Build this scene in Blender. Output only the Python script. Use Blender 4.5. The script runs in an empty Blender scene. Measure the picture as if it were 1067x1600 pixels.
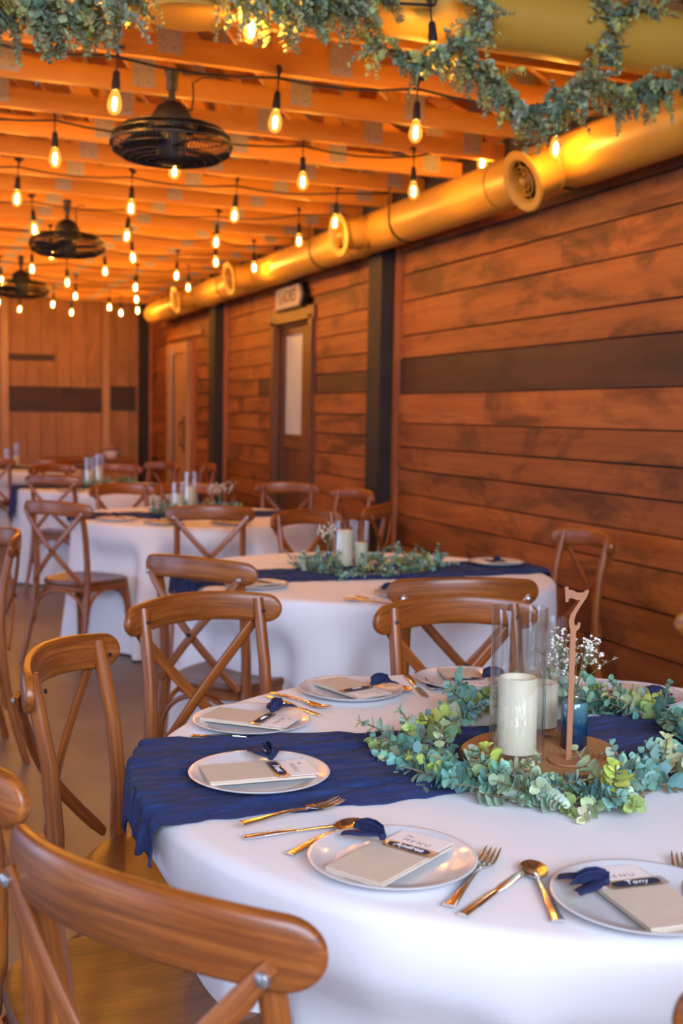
import bpy, math, random
from mathutils import Vector as V, Matrix, Euler, noise as mnoise

PI = math.pi
sin, cos, rad = math.sin, math.cos, math.radians
S = bpy.context.scene
COL = S.collection
random.seed(7)

# ------------------------------------------------------------------ camera
H_CAM = 1.40
FPX, CX, CY = 1800.0, 533.5, 800.0


def cam_axes(yaw, pitch, roll):
    f = V((sin(yaw) * cos(pitch), cos(yaw) * cos(pitch), -sin(pitch)))
    r = V((cos(yaw), -sin(yaw), 0))
    u = r.cross(f)
    return r * cos(roll) + u * sin(roll), u * cos(roll) - r * sin(roll), f


CR, CU, CF = cam_axes(rad(21.25), rad(4.72), rad(1.05))


def at_z(px, py, z):
    """point of the horizontal plane at height z seen at a pixel of the photograph (used to survey the place)"""
    d = CR * ((px - CX) / FPX) - CU * ((py - CY) / FPX) + CF
    t = (z - H_CAM) / d.z
    return V((d.x * t, d.y * t, z))


cam_data = bpy.data.cameras.new('camera')
cam = bpy.data.objects.new('camera', cam_data)
COL.objects.link(cam)
M = Matrix((CR, CU, -CF)).transposed().to_4x4()
M.translation = V((0, 0, H_CAM))
cam.matrix_world = M
cam_data.sensor_fit = 'HORIZONTAL'
cam_data.sensor_width = 24.0
cam_data.lens = 24.0 * FPX / 1067.0
cam_data.clip_start = 0.05
cam_data.dof.use_dof = True
cam_data.dof.focus_distance = 2.1
cam_data.dof.aperture_fstop = 4.4
S.camera = cam

# ------------------------------------------------------------------ mesh builder


class MB:
    def __init__(self):
        self.v, self.f, self.g, self.c, self.mi = [], [], [], [], []
        self.col = (1, 1, 1)
        self.m = 0

    def add(self, verts, faces, gc=None):
        o = len(self.v)
        self.v += [tuple(p) for p in verts]
        self.g += [tuple(p) for p in (gc if gc is not None else verts)]
        self.c += [self.col] * len(verts)
        self.f += [tuple(i + o for i in q) for q in faces]
        self.mi += [self.m] * len(faces)

    def box(self, c, s, rot=None, taper=1.0, bev=0.0):
        hx, hy, hz = s[0] / 2, s[1] / 2, s[2] / 2
        ax = max(range(3), key=lambda i: s[i])
        vs, gs = [], []
        off = random.uniform(0, 50)
        for z in (-1, 1):
            for x, y in ((-1, -1), (1, -1), (1, 1), (-1, 1)):
                k = taper if z > 0 else 1
                p = V((x * hx * k, y * hy * k, z * hz))
                o = [p[ax] + off] + [p[i] for i in range(3) if i != ax]
                gs.append(o)
                if rot:
                    p = rot @ p
                vs.append(p + V(c))
        self.add(vs, [(0, 3, 2, 1), (4, 5, 6, 7), (0, 1, 5, 4), (1, 2, 6, 5), (2, 3, 7, 6), (3, 0, 4, 7)], gs)

    def bar(self, a, b, w, h, up=V((0, 0, 1))):
        """rectangular bar from a to b, w across, h along 'up'"""
        a, b = V(a), V(b)
        d = (b - a)
        L = d.length
        d = d.normalized()
        s = d.cross(up).normalized()
        u = s.cross(d)
        R = Matrix((d, s, u)).transposed()
        self.box((a + b) / 2, (L, w, h), R) if L >= max(w, h) else self.box((a + b) / 2, (L, w, h), R)

    def sweep(self, path, prof, up=V((0, 0, 1)), scale=None, cap=True, closed=False):
        """prof: list of (s,u) ; s along side vector, u along up vector"""
        n, m = len(path), len(prof)
        path = [V(p) for p in path]
        vs, gs, L = [], [], random.uniform(0, 30)
        for i, p in enumerate(path):
            if closed:
                t = path[(i + 1) % n] - path[i - 1]
            else:
                t = path[min(i + 1, n - 1)] - path[max(i - 1, 0)]
            t = t.normalized()
            uu = up(i) if callable(up) else up
            s = t.cross(uu)
            if s.length < 1e-5:
                s = t.cross(V((0, 1, 0.01)))
            s.normalize()
            u2 = s.cross(t)
            k = 1 if scale is None else scale[i]
            ks, ku = k if isinstance(k, tuple) else (k, k)
            if i:
                L += (p - path[i - 1]).length
            for (a, b) in prof:
                vs.append(p + s * (a * ks) + u2 * (b * ku))
                gs.append((L, a * ks, b * ku))
        fs = []
        for i in range(n if closed else n - 1):
            j = (i + 1) % n
            for k in range(m):
                q = (k + 1) % m
                fs.append((i * m + k, i * m + q, j * m + q, j * m + k))
        if cap and not closed:
            fs.append(tuple(reversed(range(m))))
            fs.append(tuple((n - 1) * m + k for k in range(m)))
        self.add(vs, fs, gs)

    def tube(self, path, r, seg=10, cap=True, closed=False, up=V((0.02, 0.05, 1))):
        prof = [(cos(2 * PI * k / seg), sin(2 * PI * k / seg)) for k in range(seg)]
        sc = [r] * len(path) if not isinstance(r, (list, tuple)) else list(r)
        self.sweep(path, prof, up, sc, cap, closed)

    def lathe(self, prof, c=(0, 0, 0), seg=32, axis=None, cap0=False, cap1=False, rib=None):
        """prof list of (r,z)"""
        vs = []
        c = V(c)
        R = V((0, 0, 1)).rotation_difference(V(axis)).to_matrix() if axis is not None else None
        for (r, z) in prof:
            for k in range(seg):
                a = 2 * PI * k / seg
                rr = r * (1 + (rib if k % 2 else 0)) if rib else r
                p = V((rr * cos(a), rr * sin(a), z))
                if R:
                    p = R @ p
                vs.append(p + c)
        fs = []
        for i in range(len(prof) - 1):
            for k in range(seg):
                q = (k + 1) % seg
                fs.append((i * seg + k, i * seg + q, (i + 1) * seg + q, (i + 1) * seg + k))
        if cap0:
            fs.append(tuple(reversed(range(seg))))
        if cap1:
            fs.append(tuple((len(prof) - 1) * seg + k for k in range(seg)))
        self.add(vs, fs)

    def grid(self, fn, nu, nv, wrap=False):
        vs = [fn(i, j) for j in range(nv) for i in range(nu)]
        fs = []
        for j in range(nv - 1):
            for i in range(nu if wrap else nu - 1):
                q = (i + 1) % nu
                fs.append((j * nu + i, j * nu + q, (j + 1) * nu + q, (j + 1) * nu + i))
        self.add(vs, fs)

    def build(self, name, mats, parent=None, smooth=40, loc=None):
        me = bpy.data.meshes.new(name)
        me.from_pydata(self.v, [], self.f)
        a = me.attributes.new('gc', 'FLOAT_VECTOR', 'POINT')
        a.data.foreach_set('vector', [x for p in self.g for x in p])
        if any(c != (1, 1, 1) for c in self.c):
            a = me.attributes.new('tint', 'FLOAT_VECTOR', 'POINT')
            a.data.foreach_set('vector', [x for p in self.c for x in p])
        if not isinstance(mats, (list, tuple)):
            mats = [mats]
        for m in mats:
            me.materials.append(m)
        if len(mats) > 1:
            me.polygons.foreach_set('material_index', self.mi)
        if smooth:
            me.polygons.foreach_set('use_smooth', [True] * len(me.polygons))
            if smooth < 170:
                me.set_sharp_from_angle(angle=rad(smooth))
        me.update()
        ob = bpy.data.objects.new(name, me)
        COL.objects.link(ob)
        if parent:
            ob.parent = parent
        if loc is not None:
            ob.location = loc
        return ob


def tag(o, label, cat, group=None, kind=None):
    o['label'] = label
    o['category'] = cat
    if group:
        o['group'] = group
    if kind:
        o['kind'] = kind
    return o


def thing(name, label, cat, loc=(0, 0, 0), rz=0.0, group=None):
    o = bpy.data.objects.new(name, None)
    o.empty_display_size = 0.05
    COL.objects.link(o)
    o.location = loc
    o.rotation_euler = (0, 0, rz)
    return tag(o, label, cat, group)


def struct(o, label=None, cat=None):
    o['kind'] = 'structure'
    if label:
        o['label'] = label
        o['category'] = cat
    return o


def dup(root, loc=None, rz=None, label=None, group=None):
    r = root.copy()
    COL.objects.link(r)
    if loc is not None:
        r.location = loc
    if rz is not None:
        r.rotation_euler = (0, 0, rz)
    if label:
        r['label'] = label
    if group:
        r['group'] = group
    for ch in list(root.children):
        c = ch.copy()
        COL.objects.link(c)
        c.parent = r
        for g in list(ch.children):
            d = g.copy()
            COL.objects.link(d)
            d.parent = c
    return r


# ------------------------------------------------------------------ materials
class N:
    def __init__(self, name):
        self.mat = bpy.data.materials.new(name)
        self.mat.use_nodes = True
        self.t = self.mat.node_tree
        self.t.nodes.clear()
        self.out = self.n('ShaderNodeOutputMaterial')

    def n(self, typ, **kw):
        nd = self.t.nodes.new(typ)
        for k, v in kw.items():
            setattr(nd, k, v)
        return nd

    def set(self, nd, **kw):
        for k, v in kw.items():
            s = nd.inputs[k.replace('_', ' ')]
            if isinstance(v, bpy.types.NodeSocket):
                self.t.links.new(v, s)
            else:
                if hasattr(s.default_value, '__len__') and len(v) == 3 and len(s.default_value) == 4:
                    v = (*v, 1)
                s.default_value = v
        return nd

    def l(self, a, b):
        self.t.links.new(a, b)

    def bsdf(self, **kw):
        b = self.n('ShaderNodeBsdfPrincipled')
        self.set(b, **kw)
        self.l(b.outputs[0], self.out.inputs[0])
        return b

    def attr(self, name):
        return self.n('ShaderNodeAttribute', attribute_name=name).outputs['Vector']

    def mapping(self, vec, scale=(1, 1, 1), loc=None):
        m = self.n('ShaderNodeMapping')
        self.l(vec, m.inputs[0])
        m.inputs['Scale'].default_value = scale
        if loc is not None:
            if isinstance(loc, bpy.types.NodeSocket):
                self.l(loc, m.inputs['Location'])
            else:
                m.inputs['Location'].default_value = loc
        return m.outputs[0]

    def noise(self, vec, scale=5, detail=4, rough=0.55, dist=0.0, out='Fac'):
        nd = self.n('ShaderNodeTexNoise')
        if vec is not None:
            self.l(vec, nd.inputs['Vector'])
        self.set(nd, Scale=scale, Detail=detail, Roughness=rough, Distortion=dist)
        return nd.outputs[out]

    def ramp(self, fac, stops):
        r = self.n('ShaderNodeValToRGB')
        self.l(fac, r.inputs[0])
        e = r.color_ramp.elements
        while len(e) < len(stops):
            e.new(0.5)
        for el, (p, c) in zip(e, stops):
            el.position = p
            el.color = (*c, 1) if len(c) == 3 else c
        return r.outputs[0]

    def mix(self, fac, a, b, mode='MIX'):
        m = self.n('ShaderNodeMix', data_type='RGBA', blend_type=mode)
        for s, v in ((m.inputs[0], fac), (m.inputs[6], a), (m.inputs[7], b)):
            if isinstance(v, bpy.types.NodeSocket):
                self.l(v, s)
            elif isinstance(v, (int, float)):
                s.default_value = v
            else:
                s.default_value = (*v, 1)
        return m.outputs[2]

    def math(self, op, a, b=0.0, clamp=False):
        m = self.n('ShaderNodeMath', operation=op, use_clamp=clamp)
        for s, v in ((m.inputs[0], a), (m.inputs[1], b)):
            if isinstance(v, bpy.types.NodeSocket):
                self.l(v, s)
            else:
                s.default_value = v
        return m.outputs[0]

    def bump(self, h, strength=0.3, dist=0.01):
        b = self.n('ShaderNodeBump')
        self.l(h, b.inputs['Height'])
        self.set(b, Strength=strength, Distance=dist)
        return b.outputs[0]


def wood(name, c_dark, c_mid, c_light, rough=0.45, grain=26.0, stain=0.0, island=0.35, coat=0.0, bump=0.15, spread=0.35, long=1.6):
    k = N(name)
    isl = k.n('ShaderNodeNewGeometry').outputs['Random Per Island']
    objr = k.n('ShaderNodeObjectInfo').outputs['Random']
    off = k.math('MULTIPLY', k.math('ADD', isl, objr), 37.0)
    cmb = k.n('ShaderNodeCombineXYZ')
    k.l(off, cmb.inputs[0]); k.l(off, cmb.inputs[1]); k.l(off, cmb.inputs[2])
    g = k.attr('gc')
    v1 = k.mapping(g, (long, grain, grain), cmb.outputs[0])
    n1 = k.noise(v1, 1.0, 6, 0.62, 0.6)
    v2 = k.mapping(g, (0.7 * long, grain * .22, grain * .22), cmb.outputs[0])
    n2 = k.noise(v2, 1.0, 4, 0.6, 1.2)
    v3 = k.mapping(g, (long * 5, grain * 5, grain * 5), cmb.outputs[0])
    n3 = k.noise(v3, 1.0, 2, 0.5, 0)
    f = k.math('ADD', k.math('MULTIPLY', n1, 0.55), k.math('ADD', k.math('MULTIPLY', n2, 0.4), k.math('MULTIPLY', n3, 0.12)))
    col = k.ramp(f, [(0.5 - spread * .5, c_dark), (0.53, c_mid), (0.53 + spread * .5, c_light)])
    if island:
        w = k.n('ShaderNodeTexWhiteNoise', noise_dimensions='1D')
        k.l(off, w.inputs['W'])
        br = k.math('ADD', k.math('MULTIPLY', w.outputs['Value'], island * 2), 1 - island)
        col = k.mix(1.0, col, br, 'MULTIPLY')
    if stain:
        n4 = k.noise(k.mapping(g, (1.3, 3.5, 3.5), cmb.outputs[0]), 1.0, 5, 0.65, 0.8)
        s = k.ramp(n4, [(0.36, (0.25, 0.22, 0.2)), (0.52, (1, 1, 1))])
        col = k.mix(stain, col, k.mix(1.0, col, s, 'MULTIPLY'))
    kw = {}
    if bump:
        kw['Normal'] = k.bump(f, bump, 0.004)
    b = k.bsdf(Base_Color=col, Roughness=rough, **kw)
    if coat:
        k.set(b, Coat_Weight=coat, Coat_Roughness=0.18)
    return k.mat


def plain(name, col, rough=0.5, metal=0.0, var=0.0, vscale=8.0, bump=0.0, bscale=120.0, **kw):
    k = N(name)
    tc = k.n('ShaderNodeTexCoord').outputs['Object']
    c = col
    n = k.noise(tc, vscale, 4)
    v = max(var, 0.03)
    c = k.mix(n, tuple(x * (1 - v) for x in col), tuple(min(1, x * (1 + v)) for x in col))
    if bump:
        kw['Normal'] = k.bump(k.noise(tc, bscale, 3), bump, 0.002)
    k.bsdf(Base_Color=c, Roughness=rough, Metallic=metal, **kw)
    return k.mat


MAT = {}
MAT['chair'] = wood('chair_wood', (0.045, 0.010, 0.002), (0.26, 0.068, 0.010), (0.47, 0.155, 0.026), 0.38, 130, island=0.08, coat=0.15, bump=0.12, spread=0.42, long=4.0)
MAT['seat'] = wood('seat_wood', (0.05, 0.015, 0.005), (0.15, 0.05, 0.014), (0.23, 0.085, 0.026), 0.36, 110, island=0.05, coat=0.15, bump=0.08, spread=0.45, long=4.0)
MAT['siding'] = wood('barn_siding', (0.11, 0.026, 0.005), (0.29, 0.082, 0.014), (0.42, 0.14, 0.025), 0.65, 26, stain=0.8, island=0.2, bump=0.25, spread=0.5, long=1.0)
MAT['siding_dark'] = wood('barn_siding_dark', (0.02, 0.007, 0.004), (0.06, 0.018, 0.008), (0.11, 0.034, 0.013), 0.62, 13, stain=0.6, island=0.15, bump=0.25, spread=0.5, long=0.9)
MAT['post'] = wood('weathered_post', (0.006, 0.005, 0.004), (0.018, 0.013, 0.010), (0.055, 0.038, 0.025), 0.75, 12, stain=0.7, island=0.1, bump=0.3, spread=0.5)
MAT['trim'] = wood('stained_trim', (0.2, 0.055, 0.013), (0.34, 0.10, 0.026), (0.42, 0.14, 0.04), 0.5, 20, island=0.08)
MAT['truss'] = wood('truss_pine', (0.44, 0.16, 0.022), (0.62, 0.27, 0.045), (0.70, 0.35, 0.075), 0.55, 18, island=0.14, bump=0.08, spread=0.6)
MAT['deck'] = wood('roof_deck', (0.22, 0.07, 0.012), (0.38, 0.14, 0.025), (0.48, 0.20, 0.045), 0.6, 10, stain=0.35, island=0.22, bump=0.1, spread=0.6)
MAT['pine'] = wood('pine_panel', (0.24, 0.085, 0.022), (0.38, 0.15, 0.04), (0.46, 0.20, 0.06), 0.55, 12, stain=0.35, island=0.12, bump=0.12, spread=0.6)
MAT['pine_door'] = wood('pale_pine_door', (0.32, 0.15, 0.05), (0.46, 0.23, 0.09), (0.56, 0.31, 0.13), 0.5, 14, island=0.08)
MAT['dark_door'] = wood('dark_door', (0.06, 0.02, 0.008), (0.13, 0.045, 0.014), (0.19, 0.07, 0.02), 0.5, 14, island=0.1)
MAT['tan_wood'] = wood('tan_plywood', (0.28, 0.10, 0.04), (0.36, 0.14, 0.06), (0.42, 0.18, 0.08), 0.55, 30, island=0.03)
MAT['black'] = plain('black_metal', (0.010, 0.009, 0.009), 0.5, 0.1)
MAT['cable'] = plain('black_rubber', (0.012, 0.010, 0.010), 0.6)
MAT['iron'] = plain('black_iron', (0.03, 0.022, 0.018), 0.5, 0.6)
MAT['duct'] = plain('painted_duct', (0.55, 0.30, 0.040), 0.42, 0.0, var=0.06, vscale=3)
MAT['galv'] = None
MAT['screw'] = plain('steel_bolt', (0.5, 0.48, 0.46), 0.35, 0.9)
MAT['cutlery'] = plain('polished_steel', (0.83, 0.78, 0.72), 0.12, 1.0)
MAT['candle'] = plain('ivory_wax', (0.82, 0.72, 0.52), 0.5, var=0.04, Subsurface_Weight=0.3, Subsurface_Radius=(0.01, 0.008, 0.004))
MAT['wick'] = plain('wick', (0.05, 0.04, 0.03), 0.8)
MAT['napkin'] = plain('beige_napkin', (0.64, 0.53, 0.41), 0.85, var=0.06, vscale=60, bump=0.3, bscale=900)
MAT['card'] = plain('white_card', (0.86, 0.80, 0.78), 0.6)
MAT['ink'] = plain('grey_ink', (0.16, 0.12, 0.12), 0.7)
MAT['navy_paint'] = plain('navy_paint', (0.008, 0.016, 0.055), 0.85)
MAT['white_ink'] = plain('white_ink', (0.9, 0.9, 0.9), 0.5)
MAT['ribbon'] = plain('navy_ribbon', (0.007, 0.015, 0.065), 0.8, var=0.2, vscale=80, bump=0.3, bscale=700)
MAT['sign'] = plain('whitewashed_sign', (0.44, 0.36, 0.29), 0.7, var=0.12, vscale=12)
MAT['sign_ink'] = plain('sign_lettering', (0.14, 0.09, 0.06), 0.7)
MAT['frost'] = plain('frosted_pane', (0.55, 0.57, 0.55), 0.35)
MAT['stem'] = plain('brown_stem', (0.20, 0.15, 0.08), 0.7)
MAT['green_stem'] = plain('green_stem', (0.16, 0.2, 0.08), 0.7)
MAT['petal'] = plain('white_petal', (0.85, 0.82, 0.72), 0.7)
MAT['bark'] = plain('bark', (0.10, 0.055, 0.03), 0.9, var=0.4, vscale=40, bump=0.6, bscale=90)
MAT['pink'] = plain('pink_flower', (0.6, 0.3, 0.28), 0.7, var=0.2, vscale=40)
MAT['daylit'] = None


def m_galv():
    k = N('galvanised_plate')
    tc = k.attr('gc')
    vo = k.n('ShaderNodeTexVoronoi')
    k.l(k.mapping(tc, (1, 1, 1)), vo.inputs['Vector'])
    vo.inputs['Scale'].default_value = 70
    c = k.ramp(vo.outputs['Distance'], [(0.05, (0.16, 0.14, 0.15)), (0.35, (0.42, 0.39, 0.40))])
    k.bsdf(Base_Color=c, Roughness=0.5, Metallic=0.35)
    return k.mat


MAT['galv'] = m_galv()


def m_floor():
    k = N('stained_concrete')
    tc = k.n('ShaderNodeTexCoord').outputs['Object']
    n1 = k.noise(tc, 1.1, 6, 0.6, 0.5)
    n2 = k.noise(tc, 9, 6, 0.65, 0.8)
    f = k.math('ADD', k.math('MULTIPLY', n1, 0.6), k.math('MULTIPLY', n2, 0.4))
    c = k.ramp(f, [(0.32, (0.12, 0.085, 0.068)), (0.5, (0.19, 0.15, 0.125)), (0.68, (0.28, 0.235, 0.20))])
    r = k.ramp(n2, [(0.3, (0.34,) * 3), (0.7, (0.5,) * 3)])
    k.bsdf(Base_Color=c, Roughness=r, Normal=k.bump(n2, 0.05, 0.004))
    return k.mat


MAT['floor'] = m_floor()


def m_cloth():
    k = N('white_polyester')
    tc = k.n('ShaderNodeTexCoord').outputs['Object']
    w = k.noise(k.mapping(tc, (1, 1, 1)), 900, 2)
    s = k.noise(tc, 3, 3)
    k.bsdf(Base_Color=k.mix(s, (0.80, 0.77, 0.77), (0.84, 0.81, 0.81)), Roughness=0.75, Normal=k.bump(w, 0.12, 0.001), Sheen_Weight=0.15)
    return k.mat


MAT['cloth'] = m_cloth()


def m_gauze():
    k = N('navy_gauze')
    tc = k.n('ShaderNodeTexCoord').outputs['Object']
    n = k.noise(k.mapping(tc, (5, 42, 20)), 1.0, 5, 0.65, 1.5)
    w = k.noise(k.mapping(tc, (260, 900, 300)), 1.0, 2)
    c = k.ramp(n, [(0.3, (0.003, 0.009, 0.050)), (0.52, (0.008, 0.022, 0.110)), (0.75, (0.022, 0.052, 0.20))])  # light and shade of the folds painted into the navy tones
    h = k.math('ADD', n, k.math('MULTIPLY', w, 0.25))
    k.bsdf(Base_Color=c, Roughness=0.9, Normal=k.bump(h, 0.9, 0.008), Sheen_Weight=0.04)
    return k.mat


MAT['gauze'] = m_gauze()


def m_leaf():
    k = N('eucalyptus_leaf')
    tint = k.attr('tint')
    tc = k.n('ShaderNodeTexCoord').outputs['Object']
    n = k.noise(tc, 60, 3)
    isl = k.n('ShaderNodeNewGeometry').outputs['Random Per Island']
    br = k.math('ADD', k.math('MULTIPLY', isl, 0.5), 0.75)
    c = k.mix(1.0, tint, br, 'MULTIPLY')
    c = k.mix(k.math('MULTIPLY', n, 0.22), c, (0.5, 0.55, 0.42))
    b = k.bsdf(Base_Color=c, Roughness=0.55)
    return k.mat


MAT['leaf'] = m_leaf()


def m_plate():
    k = N('pearl_glaze')
    tc = k.n('ShaderNodeTexCoord').outputs['Object']
    n = k.noise(tc, 260, 2, 0.7)
    sp = k.ramp(n, [(0.66, (0.62, 0.64, 0.66)), (0.70, (0.85, 0.85, 0.84))])
    k.bsdf(Base_Color=sp, Roughness=0.22, Coat_Weight=0.4, Coat_Roughness=0.08)
    return k.mat


MAT['plate'] = m_plate()


def m_glass(name, tint=(0.97, 0.985, 0.98), edge=0.10, rough=0.03):
    """thin-walled clear glass: see-through with fresnel highlights"""
    k = N(name)
    lw = k.n('ShaderNodeLayerWeight')
    lw.inputs[0].default_value = 0.35
    tr = k.n('ShaderNodeBsdfTransparent')
    edge_c = tuple(x * 0.82 for x in tint)
    f5 = k.math('POWER', lw.outputs['Facing'], 2.5)
    k.l(k.mix(f5, tint, edge_c), tr.inputs[0])
    gl = k.n('ShaderNodeBsdfGlossy')
    gl.inputs['Color'].default_value = (1, 1, 1, 1)
    gl.inputs['Roughness'].default_value = rough
    fac = k.math('ADD', k.math('MULTIPLY', f5, 0.85), edge, True)
    ms = k.n('ShaderNodeMixShader')
    k.l(fac, ms.inputs[0]); k.l(tr.outputs[0], ms.inputs[1]); k.l(gl.outputs[0], ms.inputs[2])
    k.l(ms.outputs[0], k.out.inputs[0])
    return k.mat


MAT['glass'] = m_glass('clear_glass', edge=0.085)
MAT['acrylic'] = m_glass('clear_acrylic', (0.88, 0.85, 0.8), 0.02, 0.2)


def m_bulb():
    k = N('amber_bulb_glass')
    tr = k.n('ShaderNodeBsdfTransparent'); tr.inputs[0].default_value = (1.0, 0.80, 0.42, 1)
    gl = k.n('ShaderNodeBsdfGlossy'); gl.inputs['Roughness'].default_value = 0.06
    ms = k.n('ShaderNodeMixShader'); ms.inputs[0].default_value = 0.06
    k.l(tr.outputs[0], ms.inputs[1]); k.l(gl.outputs[0], ms.inputs[2])
    em = k.n('ShaderNodeEmission'); em.inputs[0].default_value = (1.0, 0.42, 0.07, 1); em.inputs[1].default_value = 0.55
    ad = k.n('ShaderNodeAddShader')
    k.l(ms.outputs[0], ad.inputs[0]); k.l(em.outputs[0], ad.inputs[1])
    k.l(ad.outputs[0], k.out.inputs[0])
    return k.mat


MAT['bulb_glass'] = m_bulb()


def m_blue_glass():
    k = N('blue_ombre_glass')
    tc = k.attr('gc')
    sx = k.n('ShaderNodeSeparateXYZ')
    k.l(tc, sx.inputs[0])
    f = k.math('MULTIPLY', sx.outputs[2], 1 / 0.1, True)
    c = k.ramp(f, [(0.05, (0.002, 0.012, 0.055)), (0.45, (0.008, 0.06, 0.13)), (0.85, (0.10, 0.27, 0.30)), (1.0, (0.3, 0.45, 0.45))])
    k.bsdf(Base_Color=c, Roughness=0.12, Coat_Weight=0.6, Coat_Roughness=0.05, Transmission_Weight=0.25)
    return k.mat


MAT['blue_glass'] = m_blue_glass()


def m_slice():
    k = N('tree_slice')
    tc = k.n('ShaderNodeTexCoord').outputs['Object']
    w = k.n('ShaderNodeTexWave', wave_type='RINGS', rings_direction='Z')
    k.l(tc, w.inputs[0])
    k.set(w, Scale=28.0, Distortion=2.5, Detail=3.0, Detail_Scale=1.2)
    c = k.mix(w.outputs['Fac'], (0.36, 0.18, 0.06), (0.50, 0.28, 0.11))
    n = k.noise(tc, 14, 4)
    c = k.mix(k.math('MULTIPLY', n, 0.5), c, (0.26, 0.11, 0.035))
    k.bsdf(Base_Color=c, Roughness=0.6)
    return k.mat


MAT['slice'] = m_slice()


def m_emit(name, col, strength):
    k = N(name)
    e = k.n('ShaderNodeEmission')
    e.inputs[0].default_value = (*col, 1)
    e.inputs[1].default_value = strength
    k.l(e.outputs[0], k.out.inputs[0])
    return k.mat


BULB = 840.0
MAT['filament'] = m_emit('glowing_filament', (1.0, 0.52, 0.12), BULB)

# ------------------------------------------------------------------ the room
XW, XL, YB, YF = 3.16, -4.3, 15.32, -2.6      # right wall, left wall, back wall, front
RIDGE_X, Z_CH = -0.57, 2.79                  # ridge, underside of the trusses
PITCH = 0.31


def roof_z(x):
    return Z_CH + 0.20 + PITCH * (XW - RIDGE_X - abs(x - RIDGE_X))


fl = MB()
fl.grid(lambda i, j: (XL - 0.2 + i * (XW - XL + 0.4) / 10, YF - .2 + j * (YB - YF + 0.4) / 20, 0.0), 11, 21)
struct(fl.build('floor', MAT['floor'], smooth=0))

# right wall: horizontal barn boards between posts
wall = MB()
wall_rows = {
    0: [0.0, 0.17, 0.36, 0.56, 0.753, 0.901, 1.059, 1.208, 1.366, 1.557, 1.79, 1.94, 2.165, 2.34, 2.49, 2.62, 2.82, 3.05],
    1: [0.0, 0.15, 0.31, 0.47, 0.64, 0.80, 0.95, 1.12, 1.27, 1.42, 1.58, 1.73, 1.86, 2.02, 2.17, 2.36, 2.55, 2.72, 3.05],
    2: [0.0, 0.18, 0.33, 0.50, 0.66, 0.83, 1.0, 1.15, 1.31, 1.47, 1.62, 1.78, 1.93, 2.1, 2.25, 2.45, 2.62, 3.05],
}
rw = random.Random(3)


def boards(y0, y1, rows, darks=(), skip=None, step=2.6):
    for i in range(len(rows) - 1):
        z0, z1 = rows[i], rows[i + 1]
        y = y0
        while y < y1 - 1e-3:
            wall.m = 1 if (i in darks and y < 9) or (i in darks and y > 12.5) else 0
            ye = min(y1, y + rw.uniform(step * .6, step * 1.4))
            if y1 - ye < 0.5:
                ye = y1
            segs = [(y, ye)]
            if skip:
                a, b, zt = skip
                if z0 < zt - 0.02:
                    segs = []
                    if y < a:
                        segs.append((y, min(ye, a)))
                    if ye > b:
                        segs.append((max(y, b), ye))
            for (p, q) in segs:
                if q - p > 0.02:
                    t = 0.022 + rw.uniform(0, 0.007)
                    wall.box((XW - t / 2 + 0.02, (p + q) / 2, (z0 + z1) / 2), (t, q - p - 0.002, z1 - z0 - rw.uniform(0.006, 0.012)))
            y = ye
    wall.m = 0


boards(YF, 7.14, wall_rows[0], darks=(9,), step=4.5)
boards(7.36, 11.42, wall_rows[1], darks=(10,), skip=(8.80, 9.80, 2.22))
boards(11.64, YB, wall_rows[2], darks=(4,), skip=(12.78, 13.84, 2.27))
wall.m = 1
wall.box((XW + 0.05, (YF + 8.8) / 2, 1.7), (0.04, 8.8 - YF, 3.4))
wall.box((XW + 0.05, (9.8 + YB) / 2, 1.7), (0.04, YB - 9.8, 3.4))
wall.box((XW + 0.05, 9.3, 2.81), (0.04, 1.0, 1.18))
struct(wall.build('wall_right', [MAT['siding'], MAT['siding_dark']], smooth=0))

# dark rail boards right under the eaves
b = MB()
b.box((XW - 0.035, (YF + YB) / 2, 2.80), (0.07, YB - YF, 0.22))
struct(b.build('trim_1', MAT['post'], smooth=0))

# posts and thin batten beside each of them
k = 2
for (y0, y1) in ((7.14, 7.36), (11.42, 11.64), (15.10, 15.30)):
    b = MB()
    b.box((XW - 0.05, (y0 + y1) / 2, 1.5), (0.16, y1 - y0, 3.0))
    struct(b.build('trim_%d' % k, MAT['post'], smooth=0)); k += 1
    b = MB()
    b.box((XW - 0.012, y0 - 0.035, 1.42), (0.05, 0.045, 2.84))
    struct(b.build('trim_%d' % k, MAT['trim'], smooth=0)); k += 1

# doorway with the half-glazed door standing in its reveal
b = MB()
for y in (8.80, 9.80):
    b.box((XW - 0.005, y, 1.11), (0.07, 0.09, 2.22))
b.box((XW - 0.005, 9.30, 2.24), (0.07, 1.15, 0.10))
for y in (8.83, 9.77):
    b.box((XW + 0.15, y, 1.09), (0.26, 0.03, 2.18))
b.box((XW + 0.15, 9.3, 2.18), (0.26, 0.94, 0.03))
struct(b.build('trim_8', MAT['dark_door'], smooth=0))
door = bpy.data.objects.new('door_1', None)
COL.objects.link(door)
door.location = (XW + 0.07, 9.34, 0)
struct(door)
b = MB()
b.box((0.0, -0.29, 1.08), (0.045, 0.36, 2.16)); b.box((0.0, 0.42, 1.08), (0.045, 0.10, 2.16))
b.box((0.0, 0.13, 2.13), (0.045, 0.48, 0.06)); b.box((0.0, 0.13, 0.10), (0.045, 0.48, 0.20)); b.box((0.0, 0.13, 1.18), (0.045, 0.48, 0.12))
b.box((0.008, 0.13, 0.66), (0.02, 0.48, 0.92))
b.build('door_leaf', MAT['dark_door'], door, 0)
b = MB(); b.box((0.005, 0.13, 1.67), (0.012, 0.48, 0.86)); b.build('pane', MAT['frost'], door, 0)

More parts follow.
